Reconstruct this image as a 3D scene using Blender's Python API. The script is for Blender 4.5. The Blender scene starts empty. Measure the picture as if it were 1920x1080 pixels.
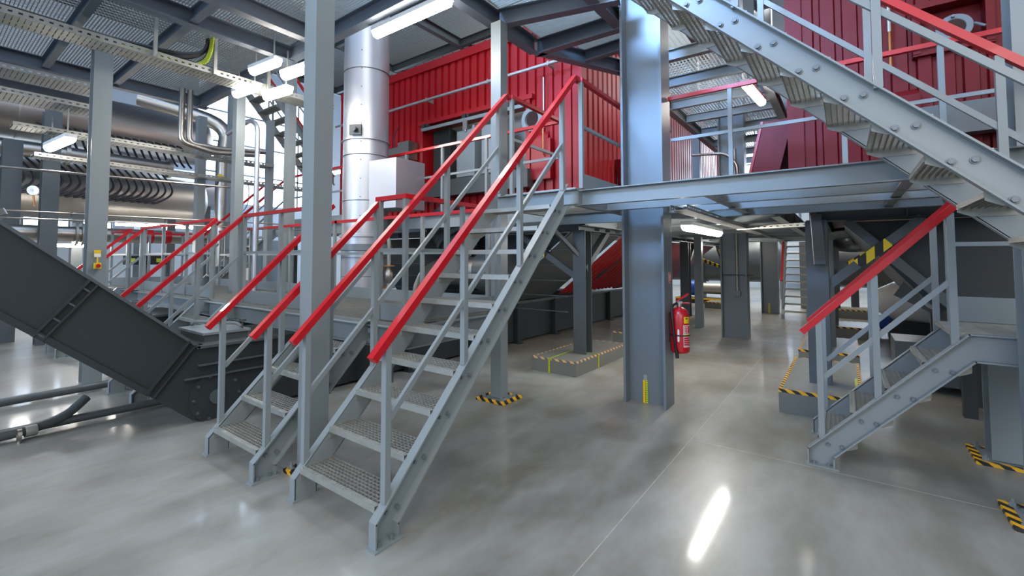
import bpy, math, random
from mathutils import Vector, Matrix
random.seed(7)
S = bpy.context.scene
COL = S.collection
R = math.radians

# ---------------------------------------------------------------- camera
yaw, pitch, roll = R(38.6055), R(2.51915), R(0.099076)
F = Vector((-math.sin(yaw)*math.cos(pitch), math.cos(yaw)*math.cos(pitch), math.sin(pitch)))
r0 = Vector((math.cos(yaw), math.sin(yaw), 0)); u0 = r0.cross(F)
Rt = r0*math.cos(roll)+u0*math.sin(roll); Up = -r0*math.sin(roll)+u0*math.cos(roll)
cam = bpy.data.objects.new('camera', bpy.data.cameras.new('camera')); COL.objects.link(cam)
cam.matrix_world = Matrix(((Rt.x, Up.x, -F.x, 0), (Rt.y, Up.y, -F.y, 0), (Rt.z, Up.z, -F.z, 1.6), (0, 0, 0, 1)))
cam.data.sensor_width = 36; cam.data.lens = 864.03/1920*36
cam.data.shift_x = (960-895.415)/1920; cam.data.shift_y = (448.18-540)/1920
cam.data.clip_start = .05; cam.data.clip_end = 200
S.camera = cam

# ---------------------------------------------------------------- view, world, large lights
S.view_settings.view_transform = 'Standard'; S.view_settings.look = 'None'
S.view_settings.gamma = 1; S.view_settings.use_curve_mapping = False
S.view_settings.exposure = 0.12
W = bpy.data.worlds.new('sky'); S.world = W; W.use_nodes = True
W.node_tree.nodes['Background'].inputs[0].default_value = (.55, .72, 1, 1)
W.node_tree.nodes['Background'].inputs[1].default_value = 1.0

def area(name, loc, target, sx, sy, power, col, spread=180):
    l = bpy.data.lights.new(name, 'AREA'); l.shape = 'RECTANGLE'; l.size = sx; l.size_y = sy
    l.energy = power; l.color = col; l.spread = R(spread)
    o = bpy.data.objects.new(name, l); COL.objects.link(o); o.location = loc
    d = Vector(target)-Vector(loc); o.rotation_euler = d.to_track_quat('-Z', 'Y').to_euler()
    return o
DAY = (.72, .84, 1.0); BLUE = (.50, .70, 1.0)
# left and far windows give daylight; near and roof lamps are added fill
area('window_daylight_left', (-19.4, 11, 6.6), (-5, 5, 1), 10, 4.5, 1100, BLUE)
area('window_daylight_far', (-4, 30.3, 7.0), (-4, 10, 2), 18, 3, 1000, DAY)
area('window_daylight_near', (3.5, -6.2, 4.4), (-2, 5, 1.2), 9, 3.5, 400, (1.0, .97, .92))  # added lamp behind the camera, evens out the front floor
area('roof_daylight_near', (1.5, -1.5, 9.2), (.5, 2, 0), 5, 4, 330, (1.0, .98, .95))  # added under the closed roof to brighten the foreground floor
area('window_daylight_near_left', (-6.5, -6.2, 3.6), (-3, 5, 3.0), 6, 3, 480, (.5, .7, 1.0))  # added blue lamp, tints the broad column and left foreground
area('roof_daylight_blue', (-3.0, -2.6, 7.4), (-1.9, 5.1, 4.0), 2.4, 1.4, 125, (.30, .55, 1.0), 38)  # added narrow blue lamp aimed at the broad column
area('roof_daylight_front', (-6, 1.5, 8.8), (-6, 1.5, 0), 9, 4, 330, BLUE)  # added blue lamp under the closed roof, shines down through the gratings
area('roof_daylight_middle', (-2.0, 8.0, 9.3), (-2, 8, 0), 10, 5, 750, (.72, .84, 1.0))  # added fill lamp under the closed roof, above the container gap
area('roof_daylight_rear', (-5, 19, 9.3), (-5, 19, 0), 14, 6, 1700, (1.0, .97, .90))  # added warm fill under the closed roof for the rear floor

# ---------------------------------------------------------------- materials
def nd(nt, t, **k):
    n = nt.nodes.new(t)
    for a, b in k.items(): setattr(n, a, b)
    return n
def srgb(c):
    return tuple(((x/255)/12.92 if x/255 <= .04045 else ((x/255+.055)/1.055)**2.4) for x in c)+(1,)
def base(name):
    m = bpy.data.materials.new(name); m.use_nodes = True
    return m, m.node_tree, m.node_tree.nodes['Principled BSDF']
def paint(name, rgb, rough=.38, metal=0., var=.10, nscale=3., bump=.0, coat=0., spec=.5):
    m, nt, b = base(name)
    tc = nd(nt, 'ShaderNodeTexCoord'); n = nd(nt, 'ShaderNodeTexNoise')
    n.inputs['Scale'].default_value = nscale; n.inputs['Detail'].default_value = 5
    nt.links.new(tc.outputs['Object'], n.inputs['Vector'])
    mx = nd(nt, 'ShaderNodeMix', data_type='RGBA'); c = srgb(rgb)
    mx.inputs[6].default_value = tuple(x*(1-var) for x in c[:3])+(1,)
    mx.inputs[7].default_value = tuple(min(1, x*(1+var)) for x in c[:3])+(1,)
    nt.links.new(n.outputs[0], mx.inputs[0]); nt.links.new(mx.outputs[2], b.inputs['Base Color'])
    mr = nd(nt, 'ShaderNodeMapRange'); mr.inputs[3].default_value = max(.04, rough-.07); mr.inputs[4].default_value = rough+.09
    nt.links.new(n.outputs[0], mr.inputs[0]); nt.links.new(mr.outputs[0], b.inputs['Roughness'])
    b.inputs['Metallic'].default_value = metal; b.inputs['Specular IOR Level'].default_value = spec
    if coat: b.inputs['Coat Weight'].default_value = coat
    if bump:
        n2 = nd(nt, 'ShaderNodeTexNoise'); n2.inputs['Scale'].default_value = 60; nt.links.new(tc.outputs['Object'], n2.inputs['Vector'])
        bp = nd(nt, 'ShaderNodeBump'); bp.inputs['Strength'].default_value = bump; bp.inputs['Distance'].default_value = .002
        nt.links.new(n2.outputs[0], bp.inputs['Height']); nt.links.new(bp.outputs[0], b.inputs['Normal'])
    return m
def emit(name, col, s):
    m, nt, b = base(name); b.inputs['Base Color'].default_value = (.9, .9, .9, 1)
    b.inputs['Emission Color'].default_value = tuple(col)+(1,); b.inputs['Emission Strength'].default_value = s
    return m
def stripes(name, a, bcol, period=.16, rough=.5, axes=(1, 1, 1)):
    m, nt, b = base(name)
    tc = nd(nt, 'ShaderNodeTexCoord'); d = nd(nt, 'ShaderNodeVectorMath', operation='DOT_PRODUCT')
    d.inputs[1].default_value = axes; nt.links.new(tc.outputs['Object'], d.inputs[0])
    mu = nd(nt, 'ShaderNodeMath', operation='DIVIDE'); mu.inputs[1].default_value = period; nt.links.new(d.outputs['Value'], mu.inputs[0])
    fr = nd(nt, 'ShaderNodeMath', operation='FRACT'); nt.links.new(mu.outputs[0], fr.inputs[0])
    gt = nd(nt, 'ShaderNodeMath', operation='GREATER_THAN'); gt.inputs[1].default_value = .5; nt.links.new(fr.outputs[0], gt.inputs[0])
    mx = nd(nt, 'ShaderNodeMix', data_type='RGBA'); mx.inputs[6].default_value = srgb(a); mx.inputs[7].default_value = srgb(bcol)
    nt.links.new(gt.outputs[0], mx.inputs[0]); nt.links.new(mx.outputs[2], b.inputs['Base Color']); b.inputs['Roughness'].default_value = rough
    return m
M = {}
M['steel'] = paint('light_grey_paint', (130, 138, 140), .36, var=.05, nscale=2, bump=.08)
M['beam'] = paint('beam_grey_paint', (92, 101, 112), .4, var=.05, nscale=1.5)  # same paint as the columns, darkened for the shade overhead
M['column'] = paint('mid_grey_paint', (108, 117, 124), .34, var=.05, nscale=1.5)
M['dark'] = paint('anthracite_paint', (50, 56, 58), .4, var=.06, nscale=1.5, spec=.35)
M['frame'] = paint('slate_grey_paint', (80, 86, 88), .36, var=.06, nscale=2)
M['red'] = paint('signal_red_paint', (184, 8, 24), .35, var=.06, nscale=2, coat=.3)
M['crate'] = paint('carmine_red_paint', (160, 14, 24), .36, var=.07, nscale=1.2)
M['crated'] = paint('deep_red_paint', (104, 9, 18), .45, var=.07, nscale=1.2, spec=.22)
M['galv'] = paint('galvanised_zinc', (165, 165, 158), .45, metal=.55, var=.16, nscale=14, bump=.1)
M['rustgalv'] = paint('worn_zinc', (150, 150, 143), .5, metal=.4, var=.22, nscale=9, bump=.2)
M['inox'] = paint('stainless_steel', (178, 172, 164), .37, metal=1., var=.03, nscale=1.5)
M['alu'] = paint('aluminium_cladding', (184, 186, 192), .42, metal=.8, var=.03, nscale=.6)
M['brass'] = paint('copper_pipe', (190, 130, 80), .3, metal=1.)
M['concrete'] = paint('painted_plinth', (112, 113, 108), .4, var=.1, nscale=5)
M['black'] = paint('black_rubber', (24, 25, 27), .5)
M['cable'] = paint('black_cable', (26, 29, 38), .4)
M['yellow'] = paint('yellow_plastic', (235, 190, 20), .4)
M['green'] = paint('green_plastic', (40, 140, 70), .5)
M['ygreen'] = stripes('earth_cable_sheath', (232, 214, 30), (60, 150, 60), .06, .4, (0, 1, 3))
M['blue'] = paint('blue_enamel', (20, 80, 170), .35)
M['white'] = paint('white_plastic', (225, 226, 224), .4)
M['orange'] = paint('orange_plastic', (225, 90, 20), .4)
M['hazard'] = stripes('hazard_tape', (240, 178, 30), (34, 32, 34), .115, .45, (1, 1, 1.2))
M['hazardx'] = stripes('hazard_tape_brace', (236, 200, 30), (24, 24, 24), .14, .45, (1, 0, 0))
M['peeltape'] = stripes('faded_tape', (236, 190, 130), (120, 112, 108), .115, .5, (1, 1, 1))
M['lamp'] = emit('lit_diffuser', (1.0, .95, .88), 58)
M['pane'] = emit('lit_window_pane', (.66, .81, 1.0), 6)
M['panenear'] = emit('lit_near_pane', (.95, .97, 1.0), 1.5)
M['panefar'] = emit('lit_far_pane', (.66, .80, 1.0), 4)
M['labelred'] = paint('red_label', (200, 30, 40), .4)
M['glass'] = paint('dark_glass', (60, 40, 36), .08)
M['exit'] = emit('lit_exit_sign', (.05, .55, .25), 1.0)
M['wall'] = paint('sandwich_panel', (196, 208, 218), .5, var=.03)
M['roof'] = paint('roof_sheet', (62, 70, 84), .6)

# epoxy floor
m, nt, b = base('epoxy_floor')
tc = nd(nt, 'ShaderNodeTexCoord')
n1 = nd(nt, 'ShaderNodeTexNoise'); n1.inputs['Scale'].default_value = .55; n1.inputs['Detail'].default_value = 7; n1.inputs['Distortion'].default_value = 1.2
n2 = nd(nt, 'ShaderNodeTexNoise'); n2.inputs['Scale'].default_value = 2.4; n2.inputs['Detail'].default_value = 4; n2.inputs['Roughness'].default_value = .65
n3 = nd(nt, 'ShaderNodeTexNoise'); n3.inputs['Scale'].default_value = 55
mp = nd(nt, 'ShaderNodeMapping'); mp.inputs['Scale'].default_value = (1, .35, 1); mp.inputs['Rotation'].default_value = (0, 0, .5)
nt.links.new(tc.outputs['Object'], mp.inputs['Vector'])
for n in (n1, n3): nt.links.new(tc.outputs['Object'], n.inputs['Vector'])
nt.links.new(mp.outputs[0], n2.inputs['Vector'])
r1 = nd(nt, 'ShaderNodeValToRGB'); r1.color_ramp.elements[0].position = .38; r1.color_ramp.elements[1].position = .62
r1.color_ramp.elements[0].color = srgb((108, 109, 104)); r1.color_ramp.elements[1].color = srgb((154, 155, 150))
nt.links.new(n1.outputs[0], r1.inputs[0])
r2 = nd(nt, 'ShaderNodeValToRGB'); r2.color_ramp.elements[0].position = .4; r2.color_ramp.elements[1].position = .62
r2.color_ramp.elements[0].color = srgb((118, 112, 98)); r2.color_ramp.elements[1].color = srgb((160, 160, 154))
nt.links.new(n2.outputs[0], r2.inputs[0])
mx = nd(nt, 'ShaderNodeMix', data_type='RGBA'); mx.inputs[0].default_value = .45
nt.links.new(r1.outputs[0], mx.inputs[6]); nt.links.new(r2.outputs[0], mx.inputs[7])
sx = nd(nt, 'ShaderNodeSeparateXYZ'); nt.links.new(tc.outputs['Object'], sx.inputs[0])
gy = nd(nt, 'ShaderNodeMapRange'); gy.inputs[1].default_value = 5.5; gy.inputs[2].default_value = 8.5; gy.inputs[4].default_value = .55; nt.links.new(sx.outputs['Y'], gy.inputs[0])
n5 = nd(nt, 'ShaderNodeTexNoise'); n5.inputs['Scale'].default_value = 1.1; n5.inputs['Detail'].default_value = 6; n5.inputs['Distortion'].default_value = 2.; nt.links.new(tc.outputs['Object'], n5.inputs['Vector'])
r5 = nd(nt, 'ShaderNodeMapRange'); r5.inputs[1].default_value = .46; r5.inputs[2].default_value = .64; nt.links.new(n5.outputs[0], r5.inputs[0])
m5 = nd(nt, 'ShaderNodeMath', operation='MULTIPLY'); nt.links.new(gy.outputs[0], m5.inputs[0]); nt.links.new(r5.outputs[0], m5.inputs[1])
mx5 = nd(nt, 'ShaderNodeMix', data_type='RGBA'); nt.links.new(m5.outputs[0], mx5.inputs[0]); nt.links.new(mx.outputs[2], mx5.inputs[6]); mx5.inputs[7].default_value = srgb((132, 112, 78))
nt.links.new(mx5.outputs[2], b.inputs['Base Color'])
mr = nd(nt, 'ShaderNodeMapRange'); mr.inputs[1].default_value = .3; mr.inputs[2].default_value = .7; mr.inputs[3].default_value = .30; mr.inputs[4].default_value = .42
nt.links.new(n2.outputs[0], mr.inputs[0]); nt.links.new(mr.outputs[0], b.inputs['Roughness'])
b.inputs['Coat Weight'].default_value = .38; b.inputs['Coat Roughness'].default_value = .10; b.inputs['Specular IOR Level'].default_value = .35
bp = nd(nt, 'ShaderNodeBump'); bp.inputs['Strength'].default_value = .12; bp.inputs['Distance'].default_value = .01
ad = nd(nt, 'ShaderNodeMath', operation='ADD'); n4 = nd(nt, 'ShaderNodeTexNoise'); n4.inputs['Scale'].default_value = 4.; n4.inputs['Detail'].default_value = 2; nt.links.new(mp.outputs[0], n4.inputs['Vector']); nt.links.new(n4.outputs[0], ad.inputs[0])
ms = nd(nt, 'ShaderNodeMath', operation='MULTIPLY'); ms.inputs[1].default_value = .01; nt.links.new(n3.outputs[0], ms.inputs[0]); nt.links.new(ms.outputs[0], ad.inputs[1])
nt.links.new(ad.outputs[0], bp.inputs['Height']); nt.links.new(bp.outputs[0], b.inputs['Normal']); nt.links.new(bp.outputs[0], b.inputs['Coat Normal'])
M['floor'] = m

# ---------------------------------------------------------------- mesh helpers
V3 = Vector
def frame_of(d, up=(0, 0, 1)):
    d = d.normalized(); up = V3(up)
    if abs(d.dot(up)) > .995: up = V3((0, 1, 0))
    x = d.cross(up).normalized(); y = x.cross(d).normalized()
    return x, y          # x sideways, y "up"
class MB:
    def __init__(s): s.v = []; s.f = []; s.sm = []
    def quad(s, vs, faces, smooth=False):
        k = len(s.v); s.v += [tuple(p) for p in vs]
        for f in faces: s.f.append([k+i for i in f]); s.sm.append(smooth)
        return s
    def box(s, x0, x1, y0, y1, z0, z1):
        vs = [(x, y, z) for z in (z0, z1) for y in (y0, y1) for x in (x0, x1)]
        return s.quad(vs, [(0, 2, 3, 1), (4, 5, 7, 6), (0, 1, 5, 4), (2, 6, 7, 3), (0, 4, 6, 2), (1, 3, 7, 5)])
    def prof(s, p0, p1, pts, up=(0, 0, 1), smooth=False, cap=True):
        """extrude closed profile pts (x side, y up) from p0 to p1"""
        p0, p1 = V3(p0), V3(p1); x, y = frame_of(p1-p0, up); n = len(pts)
        vs = [p0+x*a+y*c for a, c in pts]+[p1+x*a+y*c for a, c in pts]
        fs = [(i, (i+1) % n, n+(i+1) % n, n+i) for i in range(n)]
        s.quad(vs, fs, smooth)
        if cap:
            k = len(s.v)-2*n
            s.f.append([k+i for i in range(n)][::-1]); s.sm.append(False); s.f.append([k+n+i for i in range(n)]); s.sm.append(False)
        return s
    def bar(s, p0, p1, w, h, up=(0, 0, 1)):
        return s.prof(p0, p1, [(-w/2, -h/2), (w/2, -h/2), (w/2, h/2), (-w/2, h/2)], up)
    def ibeam(s, p0, p1, h, b, tf=.012, tw=.008, up=(0, 0, 1)):
        H, B, T = h/2, b/2, tw/2
        return s.prof(p0, p1, [(-B, -H), (B, -H), (B, -H+tf), (T, -H+tf), (T, H-tf), (B, H-tf), (B, H), (-B, H), (-B, H-tf), (-T, H-tf), (-T, -H+tf), (-B, -H+tf)], up)
    def chan(s, p0, p1, h, b, tf=.01, tw=.008, side=1, up=(0, 0, 1)):
        H = h/2; q = [(0, -H), (b, -H), (b, -H+tf), (tw, -H+tf), (tw, H-tf), (b, H-tf), (b, H), (0, H)]
        if side < 0: q = [(-a, c) for a, c in q][::-1]
        return s.prof(p0, p1, q, up)
    def cyl(s, p0, p1, r, n=16, r2=None, cap=True):
        p0, p1 = V3(p0), V3(p1); x, y = frame_of(p1-p0); r2 = r if r2 is None else r2
        cs = [(math.cos(2*math.pi*i/n), math.sin(2*math.pi*i/n)) for i in range(n)]
        s.quad([p0+(x*a+y*c)*r for a, c in cs]+[p1+(x*a+y*c)*r2 for a, c in cs], [(i, (i+1) % n, n+(i+1) % n, n+i) for i in range(n)], True)
        if cap:
            k = len(s.v)-2*n
            s.f.append([k+i for i in range(n)][::-1]); s.sm.append(False); s.f.append([k+n+i for i in range(n)]); s.sm.append(False)
        return s
    def lathe(s, c, axis, prof, n=28):
        """prof: list of (distance along axis, radius)"""
        c = V3(c); d = V3(axis).normalized(); x, y = frame_of(d)
        vs = []
        for t, r in prof:
            for i in range(n):
                a = 2*math.pi*i/n; vs.append(c+d*t+(x*math.cos(a)+y*math.sin(a))*max(r, .0005))
        fs = [(j*n+i, j*n+(i+1) % n, (j+1)*n+(i+1) % n, (j+1)*n+i) for j in range(len(prof)-1) for i in range(n)]
        return s.quad(vs, fs, True)
    def tube(s, pts, r, n=8, bend=0., cap=True):
        pts = [V3(p) for p in pts]
        if bend:
            q = [pts[0]]
            for i in range(1, len(pts)-1):
                a, p, c = pts[i-1], pts[i], pts[i+1]
                b1 = min(bend, (a-p).length*.49); b2 = min(bend, (c-p).length*.49)
                A = p+(a-p).normalized()*b1; C = p+(c-p).normalized()*b2
                for k in range(6):
                    t = k/5; q.append(A*(1-t)**2+p*2*t*(1-t)+C*t*t)
            pts = q+[pts[-1]]
        vs = []; x = None
        for i, p in enumerate(pts):
            d = (pts[min(i+1, len(pts)-1)]-pts[max(i-1, 0)]).normalized()
            if x is None: x, y = frame_of(d)
            else:
                x = (x-d*x.dot(d)).normalized(); y = x.cross(d).normalized()
            for k in range(n):
                a = 2*math.pi*k/n; vs.append(p+(x*math.cos(a)+y*math.sin(a))*r)
        m_ = len(pts)
        s.quad(vs, [(j*n+i, j*n+(i+1) % n, (j+1)*n+(i+1) % n, (j+1)*n+i) for j in range(m_-1) for i in range(n)], True)
        if cap:
            k = len(s.v)-m_*n
            s.f.append([k+i for i in range(n)][::-1]); s.sm.append(False); s.f.append([k+(m_-1)*n+i for i in range(n)]); s.sm.append(False)
        return s
    def poly(s, pts, thick, n=(0, 0, 1)):
        """flat polygon given in 3D, given a thickness along n"""
        pts = [V3(p) for p in pts]; nn = V3(n)*thick; k = len(pts)
        s.quad(pts+[p+nn for p in pts], [(i, (i+1) % k, k+(i+1) % k, k+i) for i in range(k)])
        b0 = len(s.v)-2*k
        s.f.append([b0+i for i in range(k)][::-1]); s.sm.append(False); s.f.append([b0+k+i for i in range(k)]); s.sm.append(False)
        return s
    def build(s, name, mat, parent=None):
        me = bpy.data.meshes.new(name); me.from_pydata(s.v, [], s.f); me.materials.append(M[mat] if isinstance(mat, str) else mat)
        me.polygons.foreach_set('use_smooth', s.sm); 
        o = bpy.data.objects.new(name, me); COL.objects.link(o)
        if parent is not None: o.parent = parent
        me.update(); me.set_sharp_from_angle(angle=R(38))
        import bmesh
        bm = bmesh.new(); bm.from_mesh(me); bmesh.ops.recalc_face_normals(bm, faces=bm.faces); bm.to_mesh(me); bm.free()
        return o
def tag(o, label=None, cat=None, group=None, kind=None):
    if label: o['label'] = label
    if cat: o['category'] = cat
    if group: o['group'] = group
    if kind: o['kind'] = kind
    return o
def thing(name, label, cat, loc=(0, 0, 0), rz=0, group=None):
    o = bpy.data.objects.new(name, None); COL.objects.link(o); o.location = loc; o.rotation_euler = (0, 0, rz); o.empty_display_size = .2
    return tag(o, label, cat, group)
def struct(name, mb, mat): return tag(mb.build(name, mat), kind='structure')
def sh(o, sx): return o
def clone(root, loc=None, label=None, rz=None):
    r = root.copy(); COL.objects.link(r)
    if loc is not None: r.location = loc
    if rz is not None: r.rotation_euler = (0, 0, rz)
    if label: r['label'] = label
    for ch in list(root.children):
        c = ch.copy(); COL.objects.link(c); c.parent = r
        for g in ch.children:
            d = g.copy(); COL.objects.link(d); d.parent = c
    return r
def bolt(mb, p, axis, r=.014):
    p = V3(p); a = V3(axis).normalized()
    mb.cyl(p, p+a*.006, r*1.5, 12); mb.cyl(p, p+a*.022, r, 6)
    return mb

# ---------------------------------------------------------------- the hall
struct('floor', MB().box(-20.2, 9.2, -7.2, 31.2, -.25, 0), 'floor')
# cut joints of the floor slab (fine filler lines lying flush in the floor)
jm = paint('joint_filler', (172, 170, 162), .6, var=.45, nscale=12)
struct('trim_1', MB().box(-1.1225, -1.1175, -7, 31, -.001, .0008), jm)
struct('trim_2', MB().box(-1.116, 9, 4.454, 4.457, -.001, .0008), jm)
struct('trim_3', MB().box(-20, 9, 10.2, 10.204, -.001, .0008), jm)

def panel_wall(name, p0, p1, z0, z1, openings, normal, t=.2):
    """wall of horizontal sandwich boards with window openings (s0,s1,z0,z1 along the wall)"""
    p0, p1 = V3(p0), V3(p1); L = (p1-p0).length; d = (p1-p0).normalized(); n = V3(normal)
    mb = MB()
    def slab(s0, s1, a, c):
        if s1-s0 < .01 or c-a < .01: return
        q = [p0+d*s0, p0+d*s1, p0+d*s1-n*t, p0+d*s0-n*t]
        mb.poly([V3((k.x, k.y, a)) for k in q], c-a)
    ss = sorted(set([0, L]+[o[0] for o in openings]+[o[1] for o in openings]))
    for s0, s1 in zip(ss, ss[1:]):
        mid = (s0+s1)/2; zs = z0
        for o in sorted([o for o in openings if o[0] <= mid <= o[1]], key=lambda o: o[2]):
            slab(s0, s1, zs, o[2]); zs = o[3]
        slab(s0, s1, zs, z1)
    k = z0+.6
    while k < z1:   # horizontal board joints, raised beads
        blocked = sorted([(o[0], o[1]) for o in openings if o[2]-.05 < k < o[3]+.05]); s0 = 0
        for a, c in blocked+[(L, L)]:
            if a-s0 > .05: mb.bar(p0+d*s0+n*.004+V3((0, 0, k)), p0+d*a+n*.004+V3((0, 0, k)), .012, .016)
            s0 = c
        k += .6
    return struct(name, mb, 'wall')
wn = [0]
def window(p0, d, s0, s1, z0, z1, n, nx, nz, pane='pane'):
    wn[0] += 1
    p0 = V3(p0); d = V3(d); n = V3(n); a = p0+d*s0-n*.1; c = p0+d*s1-n*.1
    f = MB(); w = .07
    for i in range(nx+1):
        q = a+(c-a)*(i/nx); f.bar(q+V3((0, 0, z0)), q+V3((0, 0, z1)), w, w, up=tuple(d))
    for i in range(nz+1):
        z = z0+(z1-z0)*i/nz; f.bar(a+V3((0, 0, z)), c+V3((0, 0, z)), w, w)
    o = struct('window_%d' % wn[0], f, 'steel')
    pb = MB(); pb.poly([a+V3((0, 0, z0)), c+V3((0, 0, z0)), c+V3((0, 0, z1)), a+V3((0, 0, z1))], .02, tuple(-n))
    pb.build('pane', pane, o)
LW = [(14.2, 20, 3.9, 9.0), (21, 27, 3.9, 9.0), (8.2, 11.6, 2.45, 3.05)]
panel_wall('wall_left', (-20, -7, 0), (-20, 31, 0), 0, 10, LW, (1, 0, 0))
for o in LW: window((-20, -7, 0), (0, 1, 0), o[0], o[1], o[2], o[3], (1, 0, 0), 4 if o[2] > 3 else 3, 4 if o[2] > 3 else 1)
FW = [(3, 11, 6.2, 9.2), (12, 20, 6.2, 9.2), (21, 28, 6.2, 9.2), (15.2, 17.6, 3.0, 4.3)]
panel_wall('wall_far', (-20, 31, 0), (9, 31, 0), 0, 10, FW, (0, -1, 0))
for o in FW: window((-20, 31, 0), (1, 0, 0), o[0], o[1], o[2], o[3], (0, -1, 0), 4, 3, 'panefar')
panel_wall('wall_right', (9, -7, 0), (9, 31, 0), 0, 10, [(2, 9, 5, 8.5)], (-1, 0, 0))
for o in [(2, 9, 5, 8.5)]: window((9, -7, 0), (0, 1, 0), *o, (-1, 0, 0), 4, 3, 'panenear')
panel_wall('wall_near', (-20, -7, 0), (9, -7, 0), 0, 10, [(12, 27, 3.4, 7.4)], (0, 1, 0))
window((-20, -7, 0), (1, 0, 0), 12, 27, 3.4, 7.4, (0, 1, 0), 8, 3, 'panenear')  # unseen window added behind the camera to light the front floor
struct('ceiling', MB().box(-20.2, 9.2, -7.2, 31.2, 10, 10.2), 'roof')

# ---------------------------------------------------------------- gratings, stairs, guardrails, columns
def grating_mb(x0, x1, y0, y1, z, along='x', pitch=.04, cross=.1, depth=.03, t=.004, rim=True, mb=None):
    mb = mb or MB()
    if along == 'x':
        n = max(2, round((y1-y0)/pitch))
        for i in range(n+1):
            y = y0+(y1-y0)*i/n; mb.box(x0, x1, y-t/2, y+t/2, z-depth, z)
        n = max(2, round((x1-x0)/cross))
        for i in range(n+1):
            x = x0+(x1-x0)*i/n; e = .004 if 0 < i < n or not rim else .006
            mb.box(x-e/2, x+e/2, y0, y1, z-(.008 if 0 < i < n else depth), z-.0005)
    else:
        n = max(2, round((x1-x0)/pitch))
        for i in range(n+1):
            x = x0+(x1-x0)*i/n; mb.box(x-t/2, x+t/2, y0, y1, z-depth, z)
        n = max(2, round((y1-y0)/cross))
        for i in range(n+1):
            y = y0+(y1-y0)*i/n; e = .004 if 0 < i < n or not rim else .006
            mb.box(x0, x1, y-e/2, y+e/2, z-(.008 if 0 < i < n else depth), z-.0005)
    return mb

def tread_mesh(w, d):
    """bar grating tread, front edge at x=0, runs to x=d, y 0..w, top z=0"""
    mb = MB()
    n = 7
    for i in range(n+1):
        x = .035+(d-.035)*i/n; mb.box(x-.0018, x+.0018, 0, w, -.03, 0)
    k = round(w/.036)
    for i in range(k+1):
        y = w*i/k; mb.box(.03, d, y-.0018, y+.0018, -.012, -.001)
    for y in (0, w-.005):
        mb.quad([(0, y, -.075), (0, y, 0), (d, y, 0), (d, y, -.045), (d-.06, y, -.075), (0, y+.005, -.075), (0, y+.005, 0), (d, y+.005, 0), (d, y+.005, -.045), (d-.06, y+.005, -.075)],
                [(0, 1, 2, 3, 4), (9, 8, 7, 6, 5), (0, 5, 6, 1), (1, 6, 7, 2), (2, 7, 8, 3), (3, 8, 9, 4), (4, 9, 5, 0)])
    return mb
def nosing_mesh(w):
    mb = MB(); mb.box(-.002, .036, 0, w, -.034, .003)
    k = round(w/.03)
    for r_ in (.008, .024):
        for i in range(k):
            y = w*(i+.5)/k; mb.box(r_-.004, r_+.004, y-.006, y+.006, .003, .0052)
    return mb

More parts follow.
